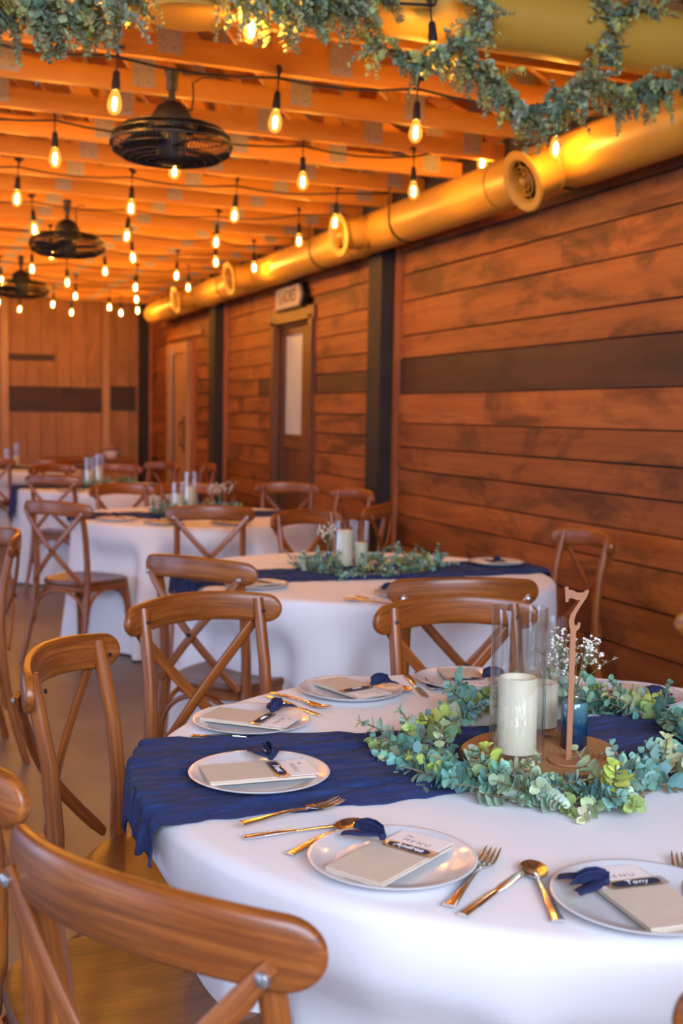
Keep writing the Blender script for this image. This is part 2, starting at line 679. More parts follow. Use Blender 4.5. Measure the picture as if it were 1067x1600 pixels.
# sliding door of pale boards further back
door = bpy.data.objects.new('door_2', None)
COL.objects.link(door)
door.location = (XW - 0.045, 13.31, 0)
struct(door)
b = MB()
for i in range(7):
    b.box((0.0, -0.45 + i * 0.15, 1.12), (0.035, 0.146, 2.2))
for z in (0.14, 2.16):
    b.box((-0.025, 0, z), (0.03, 1.05, 0.13))
for y in (-0.46, 0.46):
    b.box((-0.025, y, 1.15), (0.028, 0.12, 1.9))
b.build('door_leaf', MAT['pine_door'], door, 0)
b = MB()
b.tube([(-0.03, -0.40, 1.02), (-0.085, -0.40, 1.04), (-0.085, -0.40, 1.30), (-0.03, -0.40, 1.32)], 0.012, 8)
b.box((-0.042, -0.40, 1.17), (0.006, 0.06, 0.42))
b.build('handle', MAT['iron'], door)
b = MB(); b.box((-0.043, 0.22, 1.12), (0.006, 0.10, 2.1)); b.build('gap_sheen_strip', MAT['galv'], door, 0)  # pale strip stands in for light reflected in the door's gap
b = MB(); b.box((XW - 0.02, 13.2, 2.30), (0.03, 1.7, 0.05)); b.box((XW - 0.01, 12.72, 1.13), (0.06, 0.07, 2.26)); b.box((XW - 0.01, 13.90, 1.13), (0.06, 0.07, 2.26))
struct(b.build('trim_9', MAT['trim'], smooth=0))

# back wall: vertical pine boards, posts, darker reclaimed boards across
b = MB()
x = XL
while x < XW:
    w = 0.19
    b.box((x + w / 2, YB + 0.02 + rw.uniform(0, 0.004), 2.2), (w - 0.006, 0.03, 4.4))
    x += w
b.m = 1
b.box(((XL + XW) / 2, YB + 0.06, 2.2), (XW - XL, 0.03, 4.4))
struct(b.build('wall_back', [MAT['pine'], MAT['siding_dark']], smooth=0))
k = 10
for x in (2.60, 1.32, 0.1, -1.2):
    b = MB(); b.box((x, YB - 0.01, 1.7), (0.09, 0.06, 3.4)); struct(b.build('trim_%d' % k, MAT['pine_door'], smooth=0)); k += 1
b = MB()
for (x0, x1, z0, z1) in ((1.37, 2.02, 1.40, 1.72), (2.02, 2.55, 1.40, 1.72), (2.66, 3.0, 1.43, 1.75), (1.37, 1.95, 2.05, 2.13)):
    b.box(((x0 + x1) / 2, YB + 0.0, (z0 + z1) / 2), (x1 - x0 - 0.01, 0.03, z1 - z0))
struct(b.build('trim_14', MAT['siding_dark'], smooth=0))

# left wall with three open bay doors, and an unseen front wall, opening raised to dim the drape
b = MB()
opens = [(-0.4, 2.6), (4.0, 7.0), (8.4, 11.4)]
ys = [YF] + [q for o in opens for q in o] + [YB]
for i in range(0, len(ys), 2):
    z = 0.0
    while z < 3.2:
        b.box((XL - 0.015, (ys[i] + ys[i + 1]) / 2, z + .11), (0.03, ys[i + 1] - ys[i], 0.214)); z += 0.22
for (a, c) in opens:
    for z in (2.42, 2.64, 2.86, 3.08):
        b.box((XL - 0.015, (a + c) / 2, z + .11), (0.03, c - a, 0.214))
struct(b.build('wall_left', MAT['siding'], smooth=0))
b = MB()
for (x0, x1, z0, z1) in ((XL, -2.6, 0, 4.2), (2.4, XW, 0, 4.2), (-2.6, 2.4, 3.6, 4.2), (-2.6, 2.4, 0, 1.8)):  # last panel added below the opening to keep daylight off the hanging cloth
    b.box(((x0 + x1) / 2, YF, (z0 + z1) / 2), (x1 - x0, 0.04, z1 - z0))
struct(b.build('wall_front', MAT['siding'], smooth=0))

# roof deck boards running along the building
b = MB()
for sgn in (-1, 1):
    n = 30
    half = (XW - RIDGE_X) + 0.15
    for i in range(n):
        x = RIDGE_X + sgn * (i + 0.5) * half / n
        th = -math.atan(PITCH) * sgn
        y = YF
        while y < YB:
            ye = min(YB, y + rw.uniform(1.8, 3.6))
            R = Euler((0, -th, 0)).to_matrix()
            b.box((x, (y + ye) / 2, roof_z(x) + 0.08), (half / n - 0.003, ye - y - 0.003, 0.025), R)
            y = ye
struct(b.build('ceiling', MAT['deck'], smooth=0))

# plank bulkhead above the first truss
b = MB()
x = XL
while x < XW:
    w = rw.uniform(0.10, 0.16)
    b.box((x + w / 2, 4.04 + rw.uniform(0, 0.004), (2.96 + roof_z(x + w / 2)) / 2 + .05), (w - 0.004, 0.02, roof_z(x + w / 2) + 0.1 - 2.96))
    x += w
struct(b.build('wall_gable', MAT['deck'], smooth=0))

# ------------------------------------------------------------------ roof trusses
ordinal = ['nearest', 'second', 'third', 'fourth', 'fifth', 'sixth', 'seventh', 'eighth', 'ninth', 'tenth', 'eleventh', 'twelfth', 'thirteenth',
           'fourteenth', 'fifteenth', 'sixteenth', 'seventeenth', 'eighteenth', 'nineteenth', 'twentieth', 'twenty-first', 'twenty-second']
tr = thing('roof_truss', 'pale pine roof truss right behind the big ochre cross duct, nearest of the row', 'roof truss', (0, 4.11, 0), 0, 'pine roof trusses')
TH = 0.038
b = MB(); b.box(((XL + XW) / 2, 0, Z_CH + 0.0445), (XW - XL - 0.06, TH, 0.089)); b.build('bottom_chord', MAT['truss'], tr, 0)
for s in (-1, 1):
    xe = XW - 0.04 if s > 0 else XL + 0.04
    b = MB(); b.bar((xe, 0, roof_z(xe)), (RIDGE_X, 0, roof_z(RIDGE_X)), TH, 0.089); b.build('top_chord', MAT['truss'], tr, 0)
px = [XW - 0.25 - 0.62 * i for i in range(12)]
pan = []
for i, x in enumerate(px):
    zt = roof_z(x) - 0.04
    if x < XL + 0.2:
        break
    b = MB(); b.box((x, 0.0, (Z_CH + 0.08 + zt) / 2), (0.089, TH - 0.004, zt - Z_CH - 0.08)); b.build('web', MAT['truss'], tr, 0)
    if i + 1 < len(px) and px[i + 1] > XL + 0.2:
        xa, xb = (x, px[i + 1]) if x > RIDGE_X + .3 else (px[i + 1], x)
        # diagonal rises toward the ridge side
        b = MB(); b.bar((xa - 0.03 * (1 if xa > xb else -1), 0, Z_CH + 0.085), (xb, 0, roof_z(xb) - 0.06), TH - 0.006, 0.075); b.build('web', MAT['truss'], tr, 0)
    pan.append(x)
pm = MB(); pm.box((0, 0, 0), (0.10, 0.002, 0.13))
first = None
for i, x in enumerate(pan):
    for (dz, dx) in ((Z_CH + 0.085, -0.02 + 0.05 * (i % 3)), (roof_z(x) - 0.035, 0)):
        if first is None:
            first = pm.build('nail_plate', MAT['galv'], tr, 0, (x + dx, -TH / 2 - 0.001, dz))
        else:
            o = first.copy(); COL.objects.link(o); o.parent = tr; o.location = (x + dx, -TH / 2 - 0.001, dz)
for i in range(1, 22):
    dup(tr, (0.0, 4.11 + 0.507 * i, 0), None, 'pale pine roof truss, %s of the row counted back from the cross duct' % ordinal[i])

# ------------------------------------------------------------------ ducts


def ring(mb, c, axis, r, w, seg=40):
    mb.lathe([(r, -w / 2), (r + 0.012, -w / 2), (r + 0.012, w / 2), (r, w / 2)], c, seg, axis)


DX, DZ, DR = 2.95, 2.605, 0.127
t = thing('air_duct', 'long round ochre air duct running along the top of the plank wall', 'duct', (DX, 0, DZ))
b = MB()
b.lathe([(DR, YF), (DR, 13.9)], (0, 0, 0), 48, (0, 1, 0))
b.lathe([(DR, 13.9), (DR * .9, 14.02), (0.0, 14.04)], (0, 0, 0), 48, (0, 1, 0))
for y in (1.0, 3.2, 5.35, 7.35, 9.0, 9.9, 11.2, 12.3):
    ring(b, (0, y, 0), (0, 1, 0), DR - 0.006, 0.02)
b.build('pipe', MAT['duct'], t, 35)
for y, sl in ((4.73, 0.46), (7.02, 0.16), (9.62, 0.18), (11.62, 0.2)):
    ax = V((-1, -0.05, -sl)).normalized()
    o = MB()
    o.lathe([(0.098, 0.05), (0.098, 0.27)], (0, y, 0), 40, ax)
    o.lathe([(0.104, 0.125), (0.108, 0.13), (0.104, 0.135)], (0, y, 0), 40, ax)
    pob = o.build('outlet', MAT['duct'], t, 35)
    g = MB()
    # flared collar and concentric louvres
    g.lathe([(0.095, 0.255), (0.135, 0.275), (0.142, 0.285), (0.135, 0.292), (0.10, 0.288), (0.088, 0.27)], (0, y, 0), 48, ax)
    for r in (0.068, 0.045, 0.023):
        g.lathe([(r + 0.004, 0.284), (r + 0.002, 0.288), (r - 0.006, 0.262), (r - 0.003, 0.262), (r + 0.004, 0.284)], (0, y, 0), 40, ax)
    g.lathe([(0.016, 0.27), (0.016, 0.287), (0.0, 0.291)], (0, y, 0), 20, ax)
    sd = ax.cross(V((0, 0, 1))).normalized(); su = sd.cross(ax)
    for d in (sd, su):
        c0 = V((0, y, 0)) + ax * 0.268
        g.bar(c0 - d * 0.09, c0 + d * 0.09, 0.006, 0.004, ax)
    g.build('grille', MAT['duct'], pob, 40)
    q = MB(); q.lathe([(0.0, 0.215), (0.094, 0.215), (0.096, 0.262)], (0, y, 0), 32, ax); q.build('throat', MAT['black'], pob, 40)  # black cup paints the shade inside the outlet, setting off the louvres
for y in (4.72, 6.55, 8.0, 10.6, 12.6):
    o = MB()
    pts = [V((0.002 + (DR + 0.004) * cos(a), y, (DR + 0.004) * sin(a))) for a in [rad(d) for d in range(180, 361, 15)]]
    pts = [V((-DR - 0.004, y, 0.19))] + pts + [V((DR + 0.006, y, 0.19))]
    o.sweep(pts, [(-0.012, -0.002), (0.012, -0.002), (0.012, 0.002), (-0.012, 0.002)], up=V((0, 0.001, 0)) if False else (lambda i: V((1, 0, 0.01)) if i in (0, len(pts) - 1) else V((cos(rad(180 + 15 * (i - 1))), 0, sin(rad(180 + 15 * (i - 1)))))))
    o.build('hanger_strap', MAT['iron'], t, 35)

XZ, XY, XR = 2.896, 3.95 - .02, 0.125
t = thing('air_duct', 'thick ochre air duct crossing the ceiling at the top, green garlands draped over it', 'duct', (0, XY, XZ))
b = MB()
b.lathe([(XR, XL + 0.02), (XR, XW - 0.02)], (0, 0, 0), 56, (1, 0, 0))  # daylight through an unseen opening, set high so the drape gets less
for x in (-3, -1.2, 2.2 - 3.0):
    ring(b, (x, 0, 0), (1, 0, 0), XR - 0.008, 0.02)
b.build('pipe', MAT['duct'], t, 35)
o = MB(); o.lathe([(0.12, 0.0), (0.12, 0.145), (0.15, 0.155), (0.145, 0.165), (0.0, 0.16)], (0.94, 0, 0), 40, (0, 0, -1)); o.build('outlet', MAT['duct'], t, 35)

# ------------------------------------------------------------------ cage fans
fan = thing('ceiling_fan', 'largest black cage ceiling fan, hanging nearest below the trusses', 'ceiling fan', (0, 0, 0), 0, 'black cage ceiling fans')
ZF = 2.50
FR = 0.25
b = MB(); b.tube([(0, 0, ZF + 0.17), (0, 0, 2.80)], 0.014, 12); b.lathe([(0.02, 2.715), (0.024, 2.72), (0.024, 2.80)], (0, 0, 0), 16)
b.build('downrod', MAT['black'], fan)
b = MB(); b.lathe([(0.0, 2.80), (0.03, 2.795), (0.03, 2.785), (0.02, 2.765)], (0, 0, 0), 20); b.build('canopy', MAT['black'], fan)
b = MB(); b.lathe([(0.0, ZF + 0.175), (0.03, ZF + 0.17), (0.06, ZF + 0.15), (0.08, ZF + 0.115), (0.085, ZF + 0.085), (0.10, ZF + 0.075), (0.10, ZF + 0.055), (0.0, ZF + 0.05)], (0, 0, 0), 32)
b.build('motor_housing', MAT['black'], fan)
b = MB()


def cage_r(i):                       # outline from top hub over the rim to the bottom hub
    tt = [(0.09, 0.075), (0.15, 0.075), (0.205, 0.062), (0.238, 0.035), (FR, 0.0), (0.24, -0.03), (0.20, -0.055), (0.14, -0.068), (0.06, -0.072)]
    return tt[i]


for kx in range(96):
    a = 2 * PI * kx / 96
    b.tube([V((cage_r(i)[0] * cos(a), cage_r(i)[0] * sin(a), ZF + cage_r(i)[1])) for i in range(9)], 0.0021, 4, False)
for (r, z, w) in ((FR, 0.0, 0.005), (0.238, 0.035, 0.0025), (0.205, 0.0625, 0.0025), (0.15, 0.0755, 0.0022), (0.24, -0.03, 0.0025), (0.20, -0.055, 0.0025), (0.14, -0.069, 0.0022), (0.10, -0.071, 0.0022), (0.17, -0.062, 0.0022)):
    b.tube([V((r * cos(2 * PI * q / 48), r * sin(2 * PI * q / 48), ZF + z)) for q in range(48)], w, 6, False, True)
b.build('cage', MAT['black'], fan, 60)
for kx in range(4):
    a = PI / 2 * kx + 0.4
    b = MB()
    R = Matrix.Rotation(a, 3, 'Z')

    def bl(i, j, R=R):
        r = 0.045 + i * (0.165 / 6)
        w = (0.035 + 0.05 * sin(min(1, i / 5) * PI / 2)) * (0.75 if i == 6 else 1)
        s = (j / 4 - 0.5) * 2
        return R @ V((r, s * w, ZF - 0.005 + 0.4 * s * w * (1 - i * 0.06)))
    b.grid(bl, 7, 5)
    o = b.build('blade', MAT['black'], fan, 60)
    md = o.modifiers.new('s', 'SOLIDIFY'); md.thickness = 0.003
b = MB(); b.lathe([(0.0, ZF - 0.082), (0.04, ZF - 0.08), (0.06, ZF - 0.07), (0.06, ZF + 0.055)], (0, 0, 0), 24); b.build('hub', MAT['black'], fan)
b = MB(); b.tube([V((0.06, 0, ZF + 0.14)), V((0.085, 0, ZF + 0.15)), V((0.09, 0, ZF + 0.2)), V((0.09, 0.01, ZF + 0.26)), V((0.13, 0.01, ZF + 0.285)), V((0.2, 0.02, 2.795))], 0.004, 6); b.build('power_cord', MAT['cable'], fan)
fpos = [at_z(268, 226, ZF), at_z(105, 384, ZF), at_z(33, 452, ZF)]
fan.location = (fpos[0].x, fpos[0].y, 0)
dup(fan, (fpos[1].x, fpos[1].y, 0), 0.7, 'middle-sized black cage ceiling fan, second in the row going back')
dup(fan, (fpos[2].x, fpos[2].y, 0), 1.4, 'smallest black cage ceiling fan, farthest back at the left edge')

# ------------------------------------------------------------------ string lights
ZB = 2.585
socket_mb = MB()
socket_mb.lathe([(0.0, 0.085), (0.010, 0.084), (0.013, 0.078), (0.015, 0.045), (0.017, 0.04), (0.0165, 0.012), (0.014, 0.01), (0.0, 0.01)], (0, 0, 0), 14)
socket_mb.tube([(0, 0, 0.08), (0.002, 0, 0.12), (0, 0, 0.165)], 0.0035, 6)
socket_mb.lathe([(0.0, 0.192), (0.009, 0.188), (0.011, 0.17), (0.006, 0.155), (0.004, 0.14)], (0, 0, 0), 10)
socket_mb.tube([(-0.025, 0, 0.178), (0.025, 0, 0.178)], 0.0085, 8)
bulb_mb = MB()
bulb_mb.lathe([(0.012, 0.018), (0.0135, 0.008), (0.020, -0.008), (0.027, -0.03), (0.029, -0.045), (0.0262, -0.060), (0.018, -0.074), (0.007, -0.081), (0.0, -0.082)], (0, 0, 0), 16)
fil_mb = MB()
fil_mb.lathe([(0.0, -0.016), (0.005, -0.018), (0.0078, -0.026), (0.0078, -0.052), (0.005, -0.060), (0.0, -0.062)], (0, 0, 0), 8)
sk0 = socket_mb.build('socket', MAT['cable']); bu0 = bulb_mb.build('bulb', MAT['bulb_glass'], None, 80); fi0 = fil_mb.build('filament', MAT['filament'], None, 80)
for o in (sk0, bu0, fi0):
    COL.objects.unlink(o)
strings = [
    ([(166, -2), (394, 28), (677, 72)], 'string of amber bulbs partly hidden in the garlands at the very top'),
    ([(180, 146), (431, 176), (650, 192), (869, 218)], 'string of large amber bulbs hanging just behind the cross duct'),
    ([(86, 235), (273, 254), (473, 272), (646, 287), (754, 243)], 'string of amber bulbs whose wire passes behind the largest fan'),
    ([(27, 300), (205, 315), (367, 327), (524, 338)], 'string of amber bulbs just below and behind the largest fan'),
    ([(53, 349), (199, 360), (338, 370), (467, 368)], 'string of amber bulbs just in front of the middle fan'),
    ([(80, 390), (207, 395), (337, 402), (397, 411)], 'string of amber bulbs passing beside the middle fan'),
    ([(50, 413), (164, 417), (276, 424)], 'string of amber bulbs just behind the middle fan'),
    ([(2, 432), (105, 435), (212, 443), (294, 443)], 'string of amber bulbs in front of the farthest fan'),
    ([(42, 449), (118, 457), (213, 462)], 'string of amber bulbs passing beside the farthest fan'),
    ([(83, 470), (171, 475), (215, 480)], 'string of amber bulbs second from the back wall'),
    ([(31, 478), (112, 483), (189, 484)], 'string of amber bulbs nearest the back wall'),
]
for pts, lab in strings:
    P = [at_z(x, y, ZB + 0.04) for x, y in pts]
    ymean = sum(p.y for p in P[:3]) / min(3, len(P))
    if ymean < 4.0:                # this string runs along the front of the cross duct
        P = [V((p.x * 3.77 / p.y, 3.77, H_CAM + (p.z - H_CAM) * 3.77 / p.y)) for p in P]
        ymean = 3.77
    for i, p in enumerate(P):
        if i == 4 and abs(p.y - ymean) > 0.4:      # last bulb hangs from a raised end of the wire
            tgt = ymean + 0.02
            p.z = H_CAM + (p.z - H_CAM) * tgt / p.y
            p.x = p.x * tgt / p.y
            p.y = tgt
    t = thing('string_light', lab, 'string light', (P[0].x, ymean, ZB), 0, 'festoon strings across the room')
    base = V((P[0].x, ymean, ZB))
    # further bulbs out to the left side of the room
    dx = 0.68
    if len(P) > 2:
        dx = max(0.58, min(0.72, (P[2].x - P[0].x) / 2))
    left = [V((P[0].x - dx * q, ymean, P[0].z)) for q in (1, 2)]
    allp = list(reversed(left)) + P
    cab = []
    for i, p in enumerate(allp):
        top = p + V((0, 0, 0.178 - 0.04))
        if i == 0:
            cab.append(V((top.x - 0.6, top.y, 2.79)) - base)
        cab.append(top - base)
        if i + 1 < len(allp):
            q = allp[i + 1] + V((0, 0, 0.178 - 0.04))
            for f, sg in ((0.25, 0.017), (0.5, 0.024), (0.75, 0.017)):
                cab.append(top.lerp(q, f) - base - V((0, 0, sg)))
    last = allp[-1] + (V((0.35, 0, 0.165)) if ymean > 4.2 else V((0.03, 0.0, 0.22))); last.z = max(last.z, 2.77); last.x = min(last.x, XW - 0.06)
    cab.append(last - base)
    b = MB(); b.tube(cab, 0.0055, 6); b.build('cable', MAT['cable'], t)
    for i, p in enumerate(allp):
        s = sk0.copy(); COL.objects.link(s); s.parent = t; s.location = p - base - V((0, 0, 0.0))
        s.rotation_euler = (random.uniform(-.08, .08), random.uniform(-.08, .08), random.uniform(0, 6))
        u = bu0.copy(); COL.objects.link(u); u.parent = s
        f = fi0.copy(); COL.objects.link(f); f.parent = s

# ------------------------------------------------------------------ ladies sign


def text_mesh(body, size, mat, name, parent, shear=0.0, ext=0.0006, align='CENTER', spacing=1.0):
    cu = bpy.data.curves.new('txt', 'FONT')
    cu.body = body; cu.size = size; cu.extrude = ext; cu.align_x = align; cu.align_y = 'CENTER'; cu.shear = shear; cu.space_character = spacing
    cu.resolution_u = 3
    tmp = bpy.data.objects.new('txt', cu)
    COL.objects.link(tmp)
    bpy.context.view_layer.update()
    me = bpy.data.meshes.new_from_object(tmp.evaluated_get(bpy.context.evaluated_depsgraph_get()))
    bpy.data.objects.remove(tmp)
    me.name = name
    me.materials.clear(); me.materials.append(mat)
    o = bpy.data.objects.new(name, me)
    COL.objects.link(o)
    o.parent = parent
    return o


t = thing('restroom_sign', 'small whitewashed plaque lettered LADIES above the doorway', 'sign', (XW - 0.06, 9.22, 2.385))
b = MB()
pr = [(-0.33, -0.085), (0.27, -0.085), (0.33, 0), (0.27, 0.085), (-0.33, 0.085)]
vs = [V((0, -y, z)) for y, z in pr] + [V((-0.03, -y, z)) for y, z in pr]
b.add(vs, [(0, 1, 2, 3, 4), (9, 8, 7, 6, 5)] + [(i, i + 5, (i + 1) % 5 + 5, (i + 1) % 5) for i in range(5)])
b.build('board', MAT['sign'], t, 0)
b = MB()
pr2 = [(y * 1.07, z * 1.18) for y, z in pr]
vs = [V((0.035, -y, z)) for y, z in pr2] + [V((-0.012, -y, z)) for y, z in pr2]
b.add(vs, [(0, 1, 2, 3, 4), (9, 8, 7, 6, 5)] + [(i, i + 5, (i + 1) % 5 + 5, (i + 1) % 5) for i in range(5)])
b.build('frame', MAT['iron'], t, 0)
o = text_mesh('LADIES', 0.14, MAT['sign_ink'], 'lettering', t, 0, 0.002)
o.matrix_local = Matrix(((0, 0, -1, -0.0315), (-1, 0, 0, 0.0), (0, 1, 0, 0), (0, 0, 0, 1)))

# ------------------------------------------------------------------ cross-back chair
CH_A = math.radians(0)


def make_chair():
    t = thing('cross_back_chair', 'x', 'chair', (0, 0, 0))
    # seat: rounded trapezoid, slightly dished
    outline = []
    for kx in range(40):
        a = 2 * PI * kx / 40
        ca, sa = cos(a), sin(a)
        ex = 0.62
        x = math.copysign(abs(ca) ** ex, ca)
        y = math.copysign(abs(sa) ** ex, sa)
        outline.append(V((x * (0.198 + 0.018 * y), y * 0.205 + 0.0, 0)))
    b = MB()
    prof = [(0.0, -0.003 - .006), (0.5, -0.001 - .005), (0.8, 0.002 - .003), (0.93, 0.005 - .002), (0.985, 0.002), (1.0, -0.006), (1.0, -0.02), (0.98, -0.026), (0.5, -0.026), (0.0, -0.026)]
    vs, gs = [], []
    for (k_, z) in prof:
        for p in outline:
            q = V((p.x * max(k_, 0.002), p.y * max(k_, 0.002), 0.468 + z))
            vs.append(q); gs.append((q.y, q.x, q.z))
    fs = []
    for i in range(len(prof) - 1):
        for j in range(40):
            q = (j + 1) % 40
            fs.append((i * 40 + j, (i + 1) * 40 + j, (i + 1) * 40 + q, i * 40 + q))
    b.add(vs, fs, gs)
    b.build('seat', MAT['seat'], t, 50)
    b = MB()
    ring_p = [V((p.x * 0.93, p.y * 0.93, 0.428)) for p in outline]
    b.sweep(ring_p, [(-0.009, -0.016), (0.009, -0.016), (0.009, 0.016), (-0.009, 0.016)], closed=True)
    b.build('seat_frame', MAT['chair'], t, 40)

    def rail_y(x):
        return -0.292 + 0.075 * (x / 0.235) ** 2

    def rail_z(x):
        return 0.882 - 0.020 * (x / 0.235) ** 2
    # bent top rail: rounded section, rounded ends
    b = MB()
    n = 45
    path, sc = [], []
    for i in range(n):
        f = -1 + 2 * i / (n - 1)
        f = math.sin(f * PI / 2)
        x = 0.238 * f
        path.append(V((x, rail_y(x), rail_z(x))))
        d = 1 - abs(f)
        e = 1.0
        if d < 0.17:
            e = math.sqrt(max(0.004, 1 - (1 - d / 0.17) ** 2))
        sc.append((0.35 + .65 * e ** .5, e))
    hs = 0.040
    prof = []
    for kx in range(20):
        a = 2 * PI * kx / 20
        prof.append((0.0125 * math.copysign(abs(cos(a)) ** .6, cos(a)), hs * math.copysign(abs(sin(a)) ** .75, sin(a))))
    b.sweep(path, prof, V((0, 0, 1)), sc)
    b.build('top_rail', MAT['chair'], t, 85)
    for s in (-1, 1):
        b = MB()
        pts = [(0.208, -0.285, 0.0), (0.197, -0.25, 0.13), (0.186, -0.212, 0.30), (0.181, -0.194, 0.45), (0.177, -0.192, 0.58), (0.176, -0.205, 0.72), (0.176, -0.228, 0.83), (0.176, -0.243, 0.897)]
        path = [V((s * x, y, z)) for x, y, z in pts]
        b.tube(path, [0.0135, 0.015, 0.0175, 0.0185, 0.0175, 0.0165, 0.016, 0.0155], 14, up=V((0, 1, 0)))
        o = b.build('back_post', MAT['chair'], t, 50)
        q = MB(); q.lathe([(0.0, 0.0), (0.005, 0.0), (0.005, 0.003), (0.0, 0.0035)], (s * 0.176, -0.2135, 0.865), 10, (0, 1, 0.25)); q.build('screw_hole', MAT['black'], o)
    for s in (-1, 1):
        b = MB()
        pts = [(0.165, 0.150, 0.455), (0.172, 0.165, 0.36), (0.180, 0.178, 0.24), (0.192, 0.195, 0.10), (0.200, 0.205, 0.0)]
        b.tube([V((s * x, y, z)) for x, y, z in pts], [0.0185, 0.018, 0.0165, 0.0145, 0.013], 14, up=V((0, 1, 0)))
        b.build('front_leg', MAT['chair'], t, 50)
    # crossing flat slats, bolted to the outside of the rail ends
    for s in (-1, 1):
        b = MB()
        path = []
        for i in range(13):
            f = i / 12
            x = s * (0.200 - 0.372 * f)
            z = 0.862 - 0.400 * f ** 0.92
            yo = rail_y(0.200) - 0.019 - 0.002
            y = yo * (1 - f) + (-0.224) * f - 0.030 * sin(PI * f) - (0.006 if s > 0 else -0.004) * sin(PI * f)
            path.append(V((x, y, z)))
        pr = [(0.0055 * math.copysign(abs(cos(a)) ** .5, cos(a)), 0.0145 * math.copysign(abs(sin(a)) ** .5, sin(a))) for a in [2 * PI * q / 16 for q in range(16)]]
        sc = [(1, .55)] + [(1, 1)] * 11 + [(1, 0.7)]
        side = V((0, 1, 0))

        def upf(i, path=path):
            tg = (path[min(i + 1, 12)] - path[max(i - 1, 0)]).normalized()
            return tg.cross(V((0, 1, 0))).normalized()
        b.sweep(path, pr, upf, sc)
        o = b.build('cross_slat', MAT['chair'], t, 50)
        q = MB(); q.lathe([(0.0085, -0.002), (0.0085, 0.004), (0.006, 0.006), (0.0, 0.0065)], (s * 0.196, path[0].y - 0.006, path[0].z - 0.012), 12, (0, -1, 0)); q.build('bolt', MAT['screw'], o)
        if s > 0:
            q = MB(); q.lathe([(0.0075, -0.002), (0.0075, 0.004), (0.0, 0.0055)], (0.0, path[6].y - 0.008, 0.647), 12, (0, -1, 0)); q.build('bolt', MAT['iron'], o)
    # bentwood arches below the seat
    corners = {'fr': V((0.176, 0.171, 0)), 'fl': V((-0.176, 0.171, 0)), 'br': V((0.186, -0.212, 0)), 'bl': V((-0.186, -0.212, 0))}
    for (a, c) in (('fr', 'fl'), ('br', 'bl'), ('fr', 'br'), ('fl', 'bl')):
        A, B = corners[a], corners[c]
        b = MB()
        path = []
        for i in range(15):
            f = i / 14
            g = (1 - cos(PI * f)) / 2
            p = A.lerp(B, 0.03 + 0.94 * g)
            p.z = 0.255 + 0.165 * sin(PI * f) ** 0.8
            path.append(p)
        path = [A + V((0, 0, 0.225))] + path + [B + V((0, 0, 0.225))]
        b.tube(path, 0.0095, 8, up=(A - B).normalized().cross(V((0, 0, 1))))
        b.build('brace', MAT['chair'], t, 60)
    return t


chair0 = make_chair()
chair_used = [False]
chair_list = []


def put_chair(rx, ry, fwd_deg, label, group):
    """rx, ry: middle of the top rail on plan; fwd_deg: the way the chair faces"""
    a = rad(fwd_deg)
    f = V((cos(a), sin(a), 0))
    c = V((rx, ry, 0)) + f * 0.29
    rz = a - PI / 2
    chair_list.append((c.copy(), f))
    if not chair_used[0]:
        chair_used[0] = True
        o = chair0
        o.location = c; o.rotation_euler = (0, 0, rz); o['label'] = label; o['group'] = group
    else:
        o = dup(chair0, c, rz, label, group)
    return o


